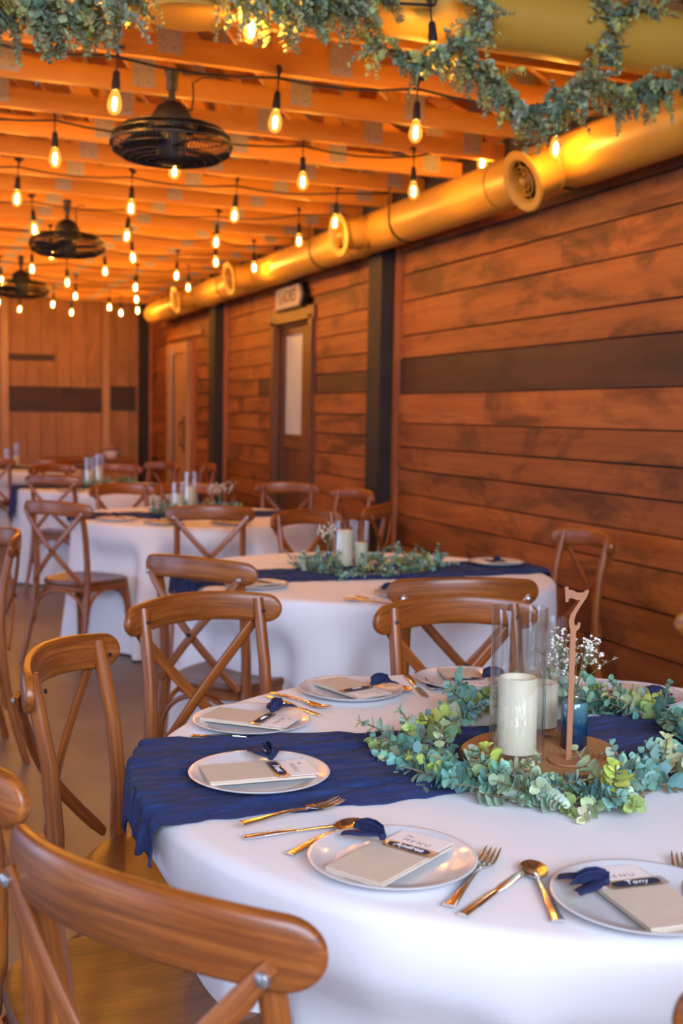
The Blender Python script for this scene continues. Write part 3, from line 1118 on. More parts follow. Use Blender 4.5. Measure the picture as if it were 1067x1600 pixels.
T1, T2, T3, T4, T5 = V((1.144, 1.823, 0)), V((1.787, 4.31, 0)), V((1.76, 7.04, 0)), V((1.69, 9.86, 0)), V((1.23, 13.25, 0))
G1 = 'cross-back chairs around the near table'
G2 = 'cross-back chairs around the second table'
G3 = 'cross-back chairs around the third table'
G4 = 'cross-back chairs around the far tables'
GW = 'cross-back chairs along the plank wall'
CHAIRS = [
    (0.202, 1.187, 33, 'largest brown cross-back chair filling the bottom left corner, back rail towards us', G1),
    (0.07, 1.80, 4, 'brown cross-back chair cut off by the left edge, beside the bottom left chair', G1),
    (0.285, 2.42, -30, 'brown cross-back chair facing the near table, just beyond its hanging runner end', G1),
    (0.75, 3.02, -74, 'cross-back chair facing us at the far left of the near table, behind two plates', G1),
    (1.405, 2.80, -93, 'cross-back chair facing us across the near table, just left of the tall vases', G1),
    (2.115, 2.34, 208, 'brown cross-back chair cut off by the right edge beyond the near table', G1),
    (0.860, 0.686, 74, 'chair of which only a dark rail tip shows in the bottom right corner', G1),
    (0.925, 3.81, 38, 'cross-back chair at the near left of the second table, its back to us', G2),
    (1.625, 3.10, 76, 'cross-back chair at the second table, its back to us, right behind the tall vases', G2),
    (2.915, 4.37, 180, 'dark brown cross-back chair against the plank wall right of the second table', G2),
    (1.95, 5.62, -70, 'cross-back chair facing us beyond the second table, just left of its candles', G2),
    (1.56, 5.93, 76, 'cross-back chair at the near side of the third table, its back to us', G3),
    (0.78, 6.37, 42, 'dark cross-back chair left of the third table, its seat and legs in full view', G3),
    (1.435, 7.93, -78, 'dark cross-back chair on the far left side of the third table, facing us', G3),
    (1.92, 7.97, -96, 'dark cross-back chair on the far side of the third table, behind its candles', G3),
    (2.68, 7.97, -116, 'dark cross-back chair in front of the doorway under the plaque', G3),
    (2.93, 7.20, 196, 'dark cross-back chair beside the big post, with a shiny curved rail', G3),
    (2.60, 5.97, 140, 'dark cross-back chair by the big post, right behind the second table\'s candles', G3),
    (1.10, 9.00, 56, 'dark cross-back chair at the near side of the fourth table, back to us', G4),
    (1.96, 10.90, -104, 'dark cross-back chair beyond the fourth table, right of its glass vases', G4),
    (1.33, 10.88, -72, 'dark cross-back chair beyond the fourth table, left of its glass vases', G4),
    (1.54, 12.06, 100, 'dark cross-back chair at the near right of the farthest table, back to us', G4),
    (0.92, 12.30, 75, 'dark cross-back chair at the near left of the farthest table, at the left edge', G4),
    (2.55, 11.45, 215, 'dark cross-back chair near the pale sliding door, left of two', GW),
    (2.90, 10.92, 184, 'dark cross-back chair near the narrow far post, right of two', GW),
    (0.30, 5.50, 224, 'dark cross-back chair at the left edge with a long curved leg, farther of two', 'cross-back chairs at the left edge'),
    (0.46, 4.84, 186, 'dark cross-back chair cut off by the left edge, nearer of two', 'cross-back chairs at the left edge'),
]
for c in CHAIRS:
    put_chair(*c)

# ------------------------------------------------------------------ tables and cloths
RT = 0.762
ZT = 0.766          # top of the cloth


def make_table():
    t = thing('banquet_table', 'x', 'table')
    b = MB(); b.lathe([(0.0, 0.728), (RT - 0.02, 0.728), (RT - 0.006, 0.734), (RT - 0.006, 0.754), (RT - 0.012, 0.760), (0.0, 0.760)], (0, 0, 0), 64); b.build('tabletop', MAT['pine_door'], t, 40)
    for a in range(4):
        an = PI / 4 + a * PI / 2
        d = V((cos(an), sin(an), 0))
        b = MB(); b.tube([d * 0.42 + V((0, 0, 0.73)), d * 0.45, ], 0.014, 10, up=V((1, 0, 0))); b.build('leg', MAT['black'], t)
    return t


def seat_push(P):
    """keep the hanging cloth out of the seats pushed up against it"""
    for (c, f) in chair_list:
        d = V((P.x - c.x, P.y - c.y, 0))
        if d.length > 0.5:
            continue
        y = d.dot(f)
        s = V((f.y, -f.x, 0))
        x = d.dot(s)
        k = 1 - max(0.0, (abs(x) - 0.20) / 0.12)
        lim = 0.236
        if k > 0 and y < lim:
            zk = max(0.0, min(1.0, (0.70 - P.z) / 0.16))
            zk = zk * zk * (3 - 2 * zk)
            kk = min(1, k); kk = kk * kk * (3 - 2 * kk)
            mv = min(0.09, lim - y) * kk * zk
            P = P + f * mv
    return P


def make_cloth(center, seed, amp=1.0, nseg=200):
    rg = random.Random(seed)
    folds = []
    a = rg.uniform(0, 0.5)
    while a < 2 * PI:
        folds.append((a, rg.uniform(0.05, 0.09), rg.uniform(0.5, 1.0)))
        a += rg.uniform(0.30, 0.62)
    ph = [rg.uniform(0, 6.28) for _ in range(4)]
    b = MB()
    rows = [('t', r) for r in (0.0, 0.15, 0.3, 0.45, 0.58, 0.68, 0.735)] + [('c', q) for q in (0.25, 0.5, 0.75, 1.0)] + [('d', 0.02 + 0.722 * (q / 18) ** 1.0) for q in range(1, 19)]
    vs = []
    for (kd, p) in rows:
        for i in range(nseg):
            th = 2 * PI * i / nseg
            if kd == 't':
                q = V((p * cos(th), p * sin(th), ZT))
            elif kd == 'c':
                an = p * PI / 2
                r = 0.735 + 0.03 * sin(an)
                q = V((r * cos(th), r * sin(th), ZT - 0.022 * (1 - cos(an))))
            else:
                s = p / 0.742
                fo = 0.0
                for (fa, fw, fh) in folds:
                    dth = (th - fa + PI) % (2 * PI) - PI
                    fo += fh * math.exp(-(dth / (fw * (0.7 + 0.7 * s))) ** 2)
                wob = 0.35 * sin(5 * th + ph[0]) + 0.3 * sin(8 * th + ph[1]) + 0.2 * sin(13 * th + ph[2])
                r = 0.766 + (s ** 1.15) * (0.02 + amp * (0.055 * fo + 0.02 * wob))
                q = V((r * cos(th), r * sin(th), ZT - 0.022 - p * 0.985))
                q = seat_push(q + center) - center
            vs.append(q)
    n = len(rows)
    fs = []
    for j in range(n - 1):
        for i in range(nseg):
            q = (i + 1) % nseg
            fs.append((j * nseg + i, (j + 1) * nseg + i, (j + 1) * nseg + q, j * nseg + q))
    b.add(vs, fs)
    return b


tb = make_table()
TABS = [(T1, 'nearest round table, hidden under the white cloth with the number stand', 'near white tablecloth under the place settings, filling the lower right', 11, 0.55),
        (T2, 'second round table, hidden under its white cloth by the plank wall', 'white tablecloth of the second table, under a ring of leaves with two candles', 5, 0.45),
        (T3, 'third round table, hidden under its white cloth behind the second', 'white tablecloth of the third table, falling in deep folds behind a dark chair', 8, 1.25),
        (T4, 'fourth round table, hidden under its white cloth at the left', 'white tablecloth of the fourth table, navy runner hanging far over its side', 21, 0.9),
        (T5, 'farthest round table, hidden under its white cloth by the left edge', 'white tablecloth of the farthest table by the left edge', 31, 0.9)]
for i, (c, l1, l2, sd, am) in enumerate(TABS):
    if i == 0:
        tb.location = c; tb['label'] = l1; tb['group'] = 'round banquet tables'
    else:
        dup(tb, c, 0.3 * i, l1)
    o = make_cloth(c, sd, am, 240 if i == 0 else 160).build('tablecloth', MAT['cloth'], None, 180, c)
    tag(o, l2, 'tablecloth', 'white round tablecloths')

# ------------------------------------------------------------------ gauze runners


def make_runner(center, x0, x1, yc, width, seed, drop_l=0.0, drop_r=0.0, skew=0.0):
    """runner laid along X across a table, ends falling over the rim"""
    rg = random.Random(seed)
    nu, nv = 170, 72
    b = MB()
    rr = 0.758

    def fn(i, j):
        u = i / (nu - 1)
        v = j / (nv - 1) - 0.5
        s = x0 + (x1 - x0) * u
        w = width * (1 + 0.10 * sin(u * 9 + seed) + 0.06 * mnoise.noise(V((u * 8, seed, 0.3))))
        edge = 0.012 * mnoise.noise(V((u * 30, v * 3, seed))) + 0.006 * mnoise.noise(V((u * 90, v, seed + 4)))
        y = yc + skew * s + v * w + (edge * (2 * abs(v)))
        ripple = 0.55 - 1.5 * abs(mnoise.noise(V((s * 4.0, v * 13 + seed, 0.0)))) + 0.5 - 1.2 * abs(mnoise.noise(V((s * 9, v * 27 + seed, 2.0)))) + 0.35 * mnoise.noise(V((s * 3, v * 5 + seed, 4.0)))
        h = 0.009 + 0.011 * ripple
        if abs(v) > 0.42:
            h *= max(0.25, (0.5 - abs(v)) / 0.08)
        # frayed ends
        if u < 0.04 or u > 0.96:
            s += (0.05 * mnoise.noise(V((v * 7, seed, u))) + 0.03 * mnoise.noise(V((v * 24, seed, u)))) * (1 if u > 0.5 else -1)
        # along the arc: table top then over the rim
        lim = math.sqrt(max(0.0, rr * rr - y * y)) * 1.0
        x, z = s, ZT + max(h, 0.003)
        over = abs(s) - lim
        if over > 0:
            sg = 1 if s > 0 else -1
            r0 = 0.025
            if over < r0 * PI / 2:
                an = over / r0
                x = sg * (lim + r0 * sin(an) * 0.5)
                z = ZT + h - r0 * (1 - cos(an))
            else:
                e = over - r0 * PI / 2
                x = sg * (lim + r0 * 0.5 + e * 0.12)
                z = ZT + h - r0 - e
            x += sg * (0.004 + 0.010 * ripple + 0.006)
        return (x, y, z)
    b.grid(fn, nu, nv)
    o = b.build('table_runner', MAT['gauze'], None, 180, center)
    md = o.modifiers.new('s', 'SOLIDIFY'); md.thickness = 0.0015
    return o


RLAB = [(T1, -0.84, 0.84, 0.045, 0.42, 1, 'crinkled navy gauze runner across the near table, frayed end hanging at its left'),
        (T2, -0.84, 0.86, -0.02, 0.34, 2, 'navy runner across the second table, showing at both ends of its green wreath'),
        (T3, -0.80, 0.80, 0.0, 0.34, 3, 'navy runner across the third table beside its green wreath'),
        (T4, -1.02, 0.9, 0.0, 0.34, 4, 'navy runner across the fourth table, hanging far down at its left side'),
        (T5, -0.9, 0.9, -0.05, 0.4, 5, 'navy runner across the farthest table, blue between the chair backs')]
for (c, x0, x1, yc, w, sd, lab) in RLAB:
    tag(make_runner(c, x0, x1, yc, w, sd, skew=-0.10 if sd == 1 else 0.0), lab, 'table runner', 'navy gauze runners')

# ------------------------------------------------------------------ eucalyptus
PAL = [(0.07, 0.25, 0.20), (0.10, 0.32, 0.27), (0.17, 0.37, 0.29), (0.30, 0.44, 0.31), (0.42, 0.50, 0.26), (0.38, 0.44, 0.06), (0.03, 0.13, 0.09), (0.22, 0.31, 0.07), (0.14, 0.36, 0.33)]
PAL2 = [(0.13, 0.21, 0.11), (0.21, 0.28, 0.14), (0.32, 0.34, 0.15), (0.42, 0.38, 0.09), (0.08, 0.14, 0.09), (0.28, 0.34, 0.22), (0.46, 0.40, 0.06)]  # ceiling garlands: the bulbs' yellow light mixed into the leaf colours


def leaf(mb, p, d, nrm, r, rg):
    """round, slightly cupped leaf rooted at p, growing along d"""
    d = d.normalized()
    s = d.cross(nrm)
    if s.length < 1e-4:
        s = d.cross(V((0.3, 0.5, 0.8)))
    s.normalize()
    n = s.cross(d)
    L = r * rg.uniform(1.0, 1.25)
    pts = [p]
    for (a, w, z) in ((0.35, 0.72, 0.10), (0.9, 1.0, 0.20), (1.45, 0.78, 0.14), (1.85, 0.3, 0.0)):
        pts.append(p + d * (a * L) + s * (w * r) + n * (z * r))
    pts.append(p + d * (1.95 * L) - n * (0.1 * r))
    for (a, w, z) in ((1.85, 0.3, 0.0), (1.45, 0.78, 0.14), (0.9, 1.0, 0.20), (0.35, 0.72, 0.10)):
        pts.append(p + d * (a * L) - s * (w * r) + n * (z * r))
    pts.append(p + d * (1.0 * L) - n * (0.06 * r))
    mb.add(pts, [(i, (i + 1) % 10, 10) for i in range(10)])


def sprig(lm, sm, p, d, length, r, rg, pal, grav=0.3, pairs=6):
    col = rg.choice(pal)
    path = [p]
    q, dd = p.copy(), d.normalized()
    n = pairs + 1
    for i in range(n):
        dd = (dd + V((rg.uniform(-.12, .12), rg.uniform(-.12, .12), rg.uniform(-.12, .12) - grav * 0.2))).normalized()
        q = q + dd * (length / n)
        path.append(q)
        f = i / n
        s = dd.cross(V((rg.uniform(-1, 1), rg.uniform(-1, 1), rg.uniform(-1, 1)))).normalized()
        rr = r * (1.05 - 0.55 * f) * rg.uniform(0.8, 1.2)
        c2 = tuple(max(0.01, x * rg.uniform(0.85, 1.15) + (0.06 * f if k < 2 else 0)) for k, x in enumerate(col))
        lm.col = c2
        for sg in (1, -1):
            ld = (s * sg + dd * rg.uniform(0.4, 0.9)).normalized()
            leaf(lm, q, ld, dd + V((0, 0, rg.uniform(-.3, .7))), rr, rg)
    leaf(lm, q, dd, V((0, 0, 1)), r * 0.4, rg)
    sm.tube(path, [0.0016] * len(path), 4, False)


def garland(name, path, label, group, n, length, r, seed, pal=PAL, grav=0.3, spread=0.02, up_bias=0.4, closed=False, base=None, pairs=6, flat=None):
    rg = random.Random(seed)
    base = base if base is not None else path[0].copy()
    lm, sm = MB(), MB()
    P = [p - base for p in path]
    sm.tube(P, 0.0028, 5, not closed, closed)
    m = len(P)
    for i in range(n):
        f = (i + rg.random()) / n * (m if closed else m - 1)
        k0 = int(f)
        a, c = P[k0 % m], P[min(k0 + 1, m - 1) if not closed else (k0 + 1) % m]
        p = a.lerp(c, f - k0) + V((rg.uniform(-spread, spread), rg.uniform(-spread, spread), rg.uniform(0, spread * .6)))
        tg = (c - a).normalized()
        side = V((rg.uniform(-1, 1), rg.uniform(-1, 1), rg.uniform(-1 + up_bias * 2, 1) if flat is None else rg.uniform(-0.05, flat)))
        d = (tg * rg.uniform(0.2, 1.0) * rg.choice((1, 1, -1)) + side * 0.9).normalized()
        sprig(lm, sm, p, d, length * rg.uniform(0.7, 1.2), r * rg.uniform(0.8, 1.15), rg, pal, grav, pairs)
    if flat is not None:                # lying on a table: nothing below the cloth
        zmin = 0.004
        lm.v = [(x, y, max(z, zmin + 0.3 * abs(min(0, z)) * 0)) for (x, y, z) in lm.v]
        sm.v = [(x, y, max(z, zmin)) for (x, y, z) in sm.v]
    t = thing(name, label, 'garland', base, 0, group)
    sm.build('stems', MAT['stem'], t, 60)
    lm.build('foliage', MAT['leaf'], t, 180)
    return t


def smooth_path(pts, sub=6, closed=False):
    out = []
    n = len(pts)
    for i in range(n if closed else n - 1):
        p0 = pts[(i - 1) % n] if closed or i else pts[0]
        p1, p2 = pts[i], pts[(i + 1) % n]
        p3 = pts[(i + 2) % n] if closed or i + 2 < n else pts[-1]
        for k in range(sub):
            t = k / sub
            out.append(0.5 * ((2 * p1) + (p2 - p0) * t + (2 * p0 - 5 * p1 + 4 * p2 - p3) * t * t + (3 * p1 - p0 - 3 * p2 + p3) * t ** 3))
    if not closed:
        out.append(pts[-1])
    return out


GT = 'eucalyptus rings on the tables'
ring1 = smooth_path([at_z(x, y, ZT + 0.012) for x, y in ((640, 1178), (680, 1216), (750, 1236), (830, 1246), (920, 1256), (1000, 1242), (1062, 1205), (1085, 1168), (1040, 1132), (960, 1108), (880, 1095), (800, 1092), (735, 1108), (690, 1140))], 6, True)
garland('eucalyptus_garland', ring1, 'ring of round-leaved eucalyptus on the near table, around the wood slice', GT, 165, 0.085, 0.0132, 4, PAL, 0.10, 0.02, closed=True, base=V((T1.x, T1.y, ZT)), flat=0.75, pairs=6)
for (c, sd, lab, rx, ry) in ((T2, 9, 'ring of eucalyptus on the second table, around its ivory candles', 0.27, 0.17),
                             (T3, 12, 'ring of eucalyptus on the third table, around its candle vases', 0.24, 0.17),
                             (T4, 15, 'ring of eucalyptus on the fourth table, below its glass vases', 0.22, 0.16)):
    pts = [c + V((rx * cos(a), ry * sin(a), ZT + 0.02)) for a in [2 * PI * q / 30 for q in range(30)]]
    if c is T2:
        pts = [p + V((0.02, -0.0, 0)) for p in pts]
    garland('eucalyptus_garland', pts, lab, GT, 85 if c is T2 else 60, 0.085, 0.0095, sd, PAL[:4] + [PAL[6], PAL[7], PAL[2]], 0.15, 0.03, closed=True, base=V((c.x, c.y, ZT)), flat=0.9, pairs=5)

GC = 'eucalyptus garlands over the cross duct'


def duct_pt(px, py, y=XY - 0.20):
    d = CR * ((px - CX) / FPX) - CU * ((py - CY) / FPX) + CF
    k = y / d.y
    return V((d.x * k, y, H_CAM + d.z * k))


g1 = smooth_path([duct_pt(x, y) for x, y in ((-60, 10), (0, 22), (60, 25), (120, 22), (180, 8), (200, -20))], 6)
garland('eucalyptus_garland', g1, 'eucalyptus garland in the top left corner', GC, 105, 0.15, 0.0138, 21, PAL2, 0.9, 0.03, up_bias=0.1, pairs=9)
g2 = smooth_path([duct_pt(x, y) for x, y in ((350, -25), (400, 2), (460, 18), (520, 12), (575, 0), (600, -30))], 6)
garland('eucalyptus_garland', g2, 'eucalyptus garland at the top middle, left of the long swag', GC, 95, 0.15, 0.0138, 22, PAL2, 0.9, 0.03, up_bias=0.1, pairs=9)
sw = [duct_pt(585, 75), duct_pt(640, 100), duct_pt(700, 82), duct_pt(735, 60, XY - .15), duct_pt(752, 25, XY - .16), duct_pt(748, -12, XY - .12)]
garland('eucalyptus_garland', smooth_path(sw, 6), 'eucalyptus garland climbing over the cross duct left of the swag', GC, 82, 0.11, 0.0125, 23, PAL2, 0.6, 0.02, up_bias=0.2, pairs=7)
sw = [duct_pt(720, 85), duct_pt(755, 120), duct_pt(790, 155), duct_pt(825, 185), duct_pt(870, 168), duct_pt(905, 140), duct_pt(960, 150), duct_pt(1005, 150), duct_pt(1045, 140), duct_pt(1090, 112)]
garland('eucalyptus_garland', smooth_path(sw, 6), 'long drooping eucalyptus swag hanging below the right end of the cross duct', GC, 140, 0.12, 0.0130, 24, PAL2, 0.8, 0.022, up_bias=0.1, pairs=8)
sw = [duct_pt(915, 128), duct_pt(935, 105, XY - .15), duct_pt(948, 70, XY - .155), duct_pt(955, 30, XY - .15), duct_pt(930, 12, XY - .13), duct_pt(990, 14, XY - .14), duct_pt(1030, 16, XY - .13)]
garland('eucalyptus_garland', smooth_path(sw, 6), 'eucalyptus strand climbing over the right part of the cross duct', GC, 62, 0.085, 0.0105, 25, PAL2, 0.4, 0.014, up_bias=0.2, pairs=6)

# ------------------------------------------------------------------ centrepieces
SL = V((at_z(848, 1182, 0.79).x, at_z(848, 1182, 0.79).y, ZT))
t = thing('wood_slice', 'round tree slice with bark under the vases on the near table', 'wood slice', SL + V((0, 0, 0.013)))
b = MB()
n = 64
rim = [0.142 * (1 + 0.03 * sin(3 * 2 * PI * i / n) + 0.02 * sin(7 * 2 * PI * i / n + 1)) for i in range(n)]
vs = [(rim[i] * cos(2 * PI * i / n), rim[i] * sin(2 * PI * i / n), 0.022) for i in range(n)] + [(rim[i] * cos(2 * PI * i / n), rim[i] * sin(2 * PI * i / n), 0.0) for i in range(n)]
b.add(vs, [tuple(range(n)), tuple(n + i for i in reversed(range(n)))])
b.build('face', MAT['slice'], t, 0)
b = MB()
b.grid(lambda i, j: ((rim[i] + (0.004 if j in (1, 2) else 0.0004)) * cos(2 * PI * i / n), (rim[i] + (0.004 if j in (1, 2) else 0.0004)) * sin(2 * PI * i / n), (0.0, 0.004, 0.018, 0.0221)[j]), n, 4, True)
b.build('bark', MAT['bark'], t, 60)
ZS = ZT + 0.013 + 0.0225


def vase(loc, r, h, label, group='glass cylinder vases'):
    t = thing('cylinder_vase', label, 'vase', loc, 0, group)
    b = MB()
    w = 0.003
    b.lathe([(0.0, 0.0), (r - 0.003, 0.0), (r, 0.003), (r, h - 0.001), (r - w / 2, h), (r - w, h - 0.001), (r - w, 0.012), (0.0, 0.010)], (0, 0, 0), 48)
    b.build('glass_cylinder', MAT['glass'], t, 30)
    return t


def candle(loc, r, h, label, group='ivory pillar candles'):
    t = thing('pillar_candle', label, 'candle', loc, 0, group)
    b = MB()
    b.lathe([(0.0, 0.0), (r - 0.002, 0.0), (r, 0.002), (r, h - 0.004), (r - 0.003, h), (r - 0.006, h - 0.001), (r - 0.010, h - 0.010), (0.0, h - 0.014)], (0, 0, 0), 40)
    b.build('wax', MAT['candle'], t, 40)
    return t


v1 = at_z(806, 1185, ZS); v2 = at_z(842, 1143, ZS)
vase(v1, 0.049, 0.272, 'tall clear glass cylinder vase around the big ivory candle, nearest of all')
candle(v1 + V((0, 0, 0.0125)), 0.035, 0.135, 'big ivory pillar candle inside the tall near glass vase')
vase(v2, 0.047, 0.222, 'clear glass cylinder vase standing just behind the tall one on the near table')
candle(v2 + V((0, 0, 0.0125)), 0.034, 0.085, 'low ivory candle in the rear glass vase of the near table')

# blue ribbed bud vase
bv = at_z(896, 1168, ZS)
t = thing('bud_vase', 'small ribbed dark blue glass bottle behind the number stand', 'vase', bv, 0)
b = MB()
b.lathe([(0.0, 0.0), (0.021, 0.0), (0.0225, 0.002), (0.0225, 0.082), (0.020, 0.087)], (0, 0, 0), 48, rib=0.06)
b.build('bottle_body', MAT['blue_glass'], t, 60)
b = MB()
b.lathe([(0.0215, 0.084), (0.017, 0.090), (0.011, 0.094), (0.0105, 0.108), (0.0135, 0.111), (0.0125, 0.113), (0.009, 0.110), (0.009, 0.094)], (0, 0, 0), 24)
b.build('neck', MAT['glass'], t, 60)
rg = random.Random(5)


def breath(loc, label, n, hgt, spread, r, seed):
    rg = random.Random(seed)
    t = thing('baby_breath', label, 'flower', loc, 0, "sprays of baby's breath")
    sm, fm = MB(), MB()
    for i in range(n):
        tip = V((rg.gauss(0, spread), rg.gauss(0, spread), hgt * rg.uniform(0.6, 1.1)))
        mid = V((tip.x * .25, tip.y * .25, hgt * 0.35))
        sm.tube([V((0, 0, -0.03)), mid * .5, mid, tip], 0.0006, 4, False)
        for q in range(rg.randint(4, 8)):
            e = tip + V((rg.gauss(0, .011), rg.gauss(0, .011), rg.gauss(0, .010)))
            sm.tube([mid.lerp(tip, .75), e], 0.0004, 3, False)
            for z in range(5):
                d = V((rg.gauss(0, 1), rg.gauss(0, 1), rg.gauss(0, 1) + .6)).normalized()
                leaf(fm, e, d, V((0, 0, 1)), r, rg)
    sm.build('stems', MAT['green_stem'], t, 60)
    fm.build('blossoms', MAT['petal'], t, 180)
    return t


breath(bv + V((0, 0, 0.095)), "spray of white baby's breath in the ribbed blue bottle", 24, 0.095, 0.034, 0.0026, 3)

# table number stand
nb = at_z(888, 1190, ZS)
t = thing('table_number', 'thin wooden table number 7 on a stick with a round foot', 'table number', nb, rad(-17))
b = MB(); b.lathe([(0.0, 0.0), (0.036, 0.0), (0.0365, 0.001), (0.0365, 0.003), (0.036, 0.004), (0.0, 0.004)], (0, 0, 0), 40); b.build('foot', MAT['tan_wood'], t, 30)
b = MB(); b.box((0, 0, 0.1195), (0.010, 0.0036, 0.233)); b.build('stick', MAT['tan_wood'], t, 0)
b = MB()
# numeral with a flag at the left of its bar and a curl at its foot, cut from flat board
z7 = 0.232
outl = [(0.004, 0.0), (0.011, 0.006), (0.0125, 0.016), (0.0085, 0.0165), (0.006, 0.011), (0.002, 0.012), (0.001, 0.020), (0.004, 0.032), (0.012, 0.046), (0.022, 0.062), (0.0255, 0.071), (0.0235, 0.075),
        (0.016, 0.0695), (0.006, 0.069), (-0.004, 0.0735), (-0.0105, 0.074), (-0.0120, 0.0795), (-0.0175, 0.0785), (-0.0150, 0.0520), (-0.0105, 0.0525), (-0.0100, 0.0585), (-0.004, 0.0595), (0.006, 0.0555), (0.0115, 0.0565),
        (0.003, 0.043), (-0.0055, 0.030), (-0.0085, 0.018), (-0.0065, 0.007), (-0.004, 0.001)]
kz = 1.0
m_ = len(outl)
vs = [(x, -0.002, z7 + z * kz) for x, z in outl] + [(x, 0.002, z7 + z * kz) for x, z in outl]
b.add(vs, [tuple(range(m_)), tuple(m_ + i for i in reversed(range(m_)))] + [(i, i + m_, (i + 1) % m_ + m_, (i + 1) % m_) for i in range(m_)])
b.build('numeral', MAT['tan_wood'], t, 0)

# other tables
TW = 'second table'
for (c, lst, nm) in ((T2, ((538, 888, 0.046, 0.20, 0.034, 0.145, 'tall'), (563, 884, 0.034, 0.19, 0.028, 0.085, 'short')), 'second'),
                     (T3, ((278, 800, 0.045, 0.19, 0.036, 0.10, 'short'), (297, 797, 0.045, 0.25, 0.035, 0.14, 'tall')), 'third'),
                     (T4, ((139, 755, 0.045, 0.24, 0.036, 0.12, 'short'), (155, 753, 0.045, 0.27, 0.036, 0.15, 'tall')), 'fourth'),
                     (T5, ((11, 729, 0.045, 0.20, 0.036, 0.07, 'short'), (26, 728, 0.045, 0.26, 0.036, 0.10, 'tall')), 'farthest')):
    for (px_, py_, r, h, cr, chh, w) in lst:
        p = at_z(px_, py_, ZT + 0.012)
        d = V((p.x - c.x, p.y - c.y, 0))
        if d.length > 0.3:
            s = math.copysign(1, 1)
            # keep the line of sight's side step but stay near the table's middle
            k_ = (c.x * p.x + c.y * p.y) / (p.x ** 2 + p.y ** 2)
            p = V((p.x * k_, p.y * k_, 0))
        p.z = ZT + 0.012
        vase(p, r, h, '%s glass cylinder vase on the %s table' % ('taller' if w == 'tall' else 'shorter', nm))
        candle(p + V((0, 0, 0.0125)), cr, chh, '%s ivory candle in a glass vase on the %s table' % ('taller' if w == 'tall' else 'shorter', nm))
bp = at_z(513, 888, ZT + .012)
t = thing('bud_vase', 'small blue glass bottle left of the candles on the second table', 'vase', bp, 0)
b = MB(); b.lathe([(0.0, 0.0), (0.024, 0.0), (0.025, 0.002), (0.025, 0.045), (0.012, 0.055), (0.011, 0.07)], (0, 0, 0), 32); b.build('bottle_body', MAT['blue_glass'], t, 60)
breath(bp + V((0, 0, 0.07)), "spray of baby's breath in the small blue bottle on the second table", 12, 0.09, 0.03, 0.0032, 8)
bp = T3 + V((0.16, 0.03, ZT + 0.012))
t = thing('bud_vase', 'small blue glass bottle right of the candles on the third table', 'vase', bp, 0)
b = MB(); b.lathe([(0.0, 0.0), (0.024, 0.0), (0.025, 0.002), (0.025, 0.045), (0.012, 0.055), (0.011, 0.07)], (0, 0, 0), 32); b.build('bottle_body', MAT['blue_glass'], t, 60)
breath(bp + V((0, 0, 0.07)), "spray of baby's breath on the third table, right of its candles", 16, 0.11, 0.045, 0.0036, 9)

# sideboard at the back wall
t = thing('sideboard', 'low brown wooden sideboard against the back wall', 'sideboard', (2.35, YB - 0.3, 0))
b = MB(); b.box((0, 0, 0.80), (1.1, 0.42, 0.03)); b.build('top', MAT['siding'], t, 0)
b = MB(); b.box((0, 0.02, 0.44), (1.04, 0.36, 0.68)); b.build('body', MAT['siding'], t, 0)
for x in (-0.26, 0.26):
    b = MB(); b.box((x, -0.165, 0.46), (0.49, 0.02, 0.58)); d = b.build('door', MAT['pine'], t, 0)
    b = MB(); b.lathe([(0.0, 0.025), (0.012, 0.02), (0.006, 0.0)], (x * 0.2, -0.175, 0.5), 10, (0, -1, 0)); b.build('knob', MAT['iron'], d)
for x in (-0.5, 0.5):
    for y in (-0.12, 0.17):
        b = MB(); b.box((x, y, 0.06), (0.05, 0.05, 0.12)); b.build('leg', MAT['siding'], t, 0)
p = V((2.62, YB - 0.32, 0.815))
t = thing('flower_bowl', 'white bowl of pink flowers on the sideboard at the back', 'flower bowl', p)
b = MB(); b.lathe([(0.0, 0.0), (0.05, 0.0), (0.09, 0.05), (0.10, 0.09), (0.094, 0.09), (0.08, 0.05), (0.0, 0.02)], (0, 0, 0), 28); b.build('bowl', MAT['card'], t, 50)
b = MB()
for i in range(60):
    d = V((rg.gauss(0, 1), rg.gauss(0, 1), abs(rg.gauss(0, 1)))).normalized()
    leaf(b, V((d.x * .06, d.y * .06, 0.075 + d.z * .05)), d + V((0, 0, .3)), V((0, 0, 1)), 0.016, rg)
b.build('flowers', MAT['pink'], t, 180)

# ------------------------------------------------------------------ place settings
PR = 0.121


def plate_z(r):
    return 0.004 + 0.010 * max(0, (r - 0.07) / 0.05) ** 1.6


plate_mb = MB()
prof = [(0.0, 0.0), (0.075, 0.0), (0.078, 0.0015), (0.10, 0.0055), (PR - 0.001, 0.0135), (PR, 0.0148), (PR - 0.0015, 0.0158), (PR - 0.006, 0.0148), (0.098, 0.0088), (0.085, 0.0055), (0.078, 0.0045), (0.0, 0.0045)]
plate_mb.lathe(prof, (0, 0, 0), 72)
plate0 = plate_mb.build('dinner_plate', MAT['plate'], None, 60)
first_plate = [True]


def put_plate(p, label, group):
    if first_plate[0]:
        first_plate[0] = False
        o = plate0
    else:
        o = plate0.copy(); COL.objects.link(o)
    o.location = p
    return tag(o, label, 'plate', group)


NW, NL = 0.094, 0.185


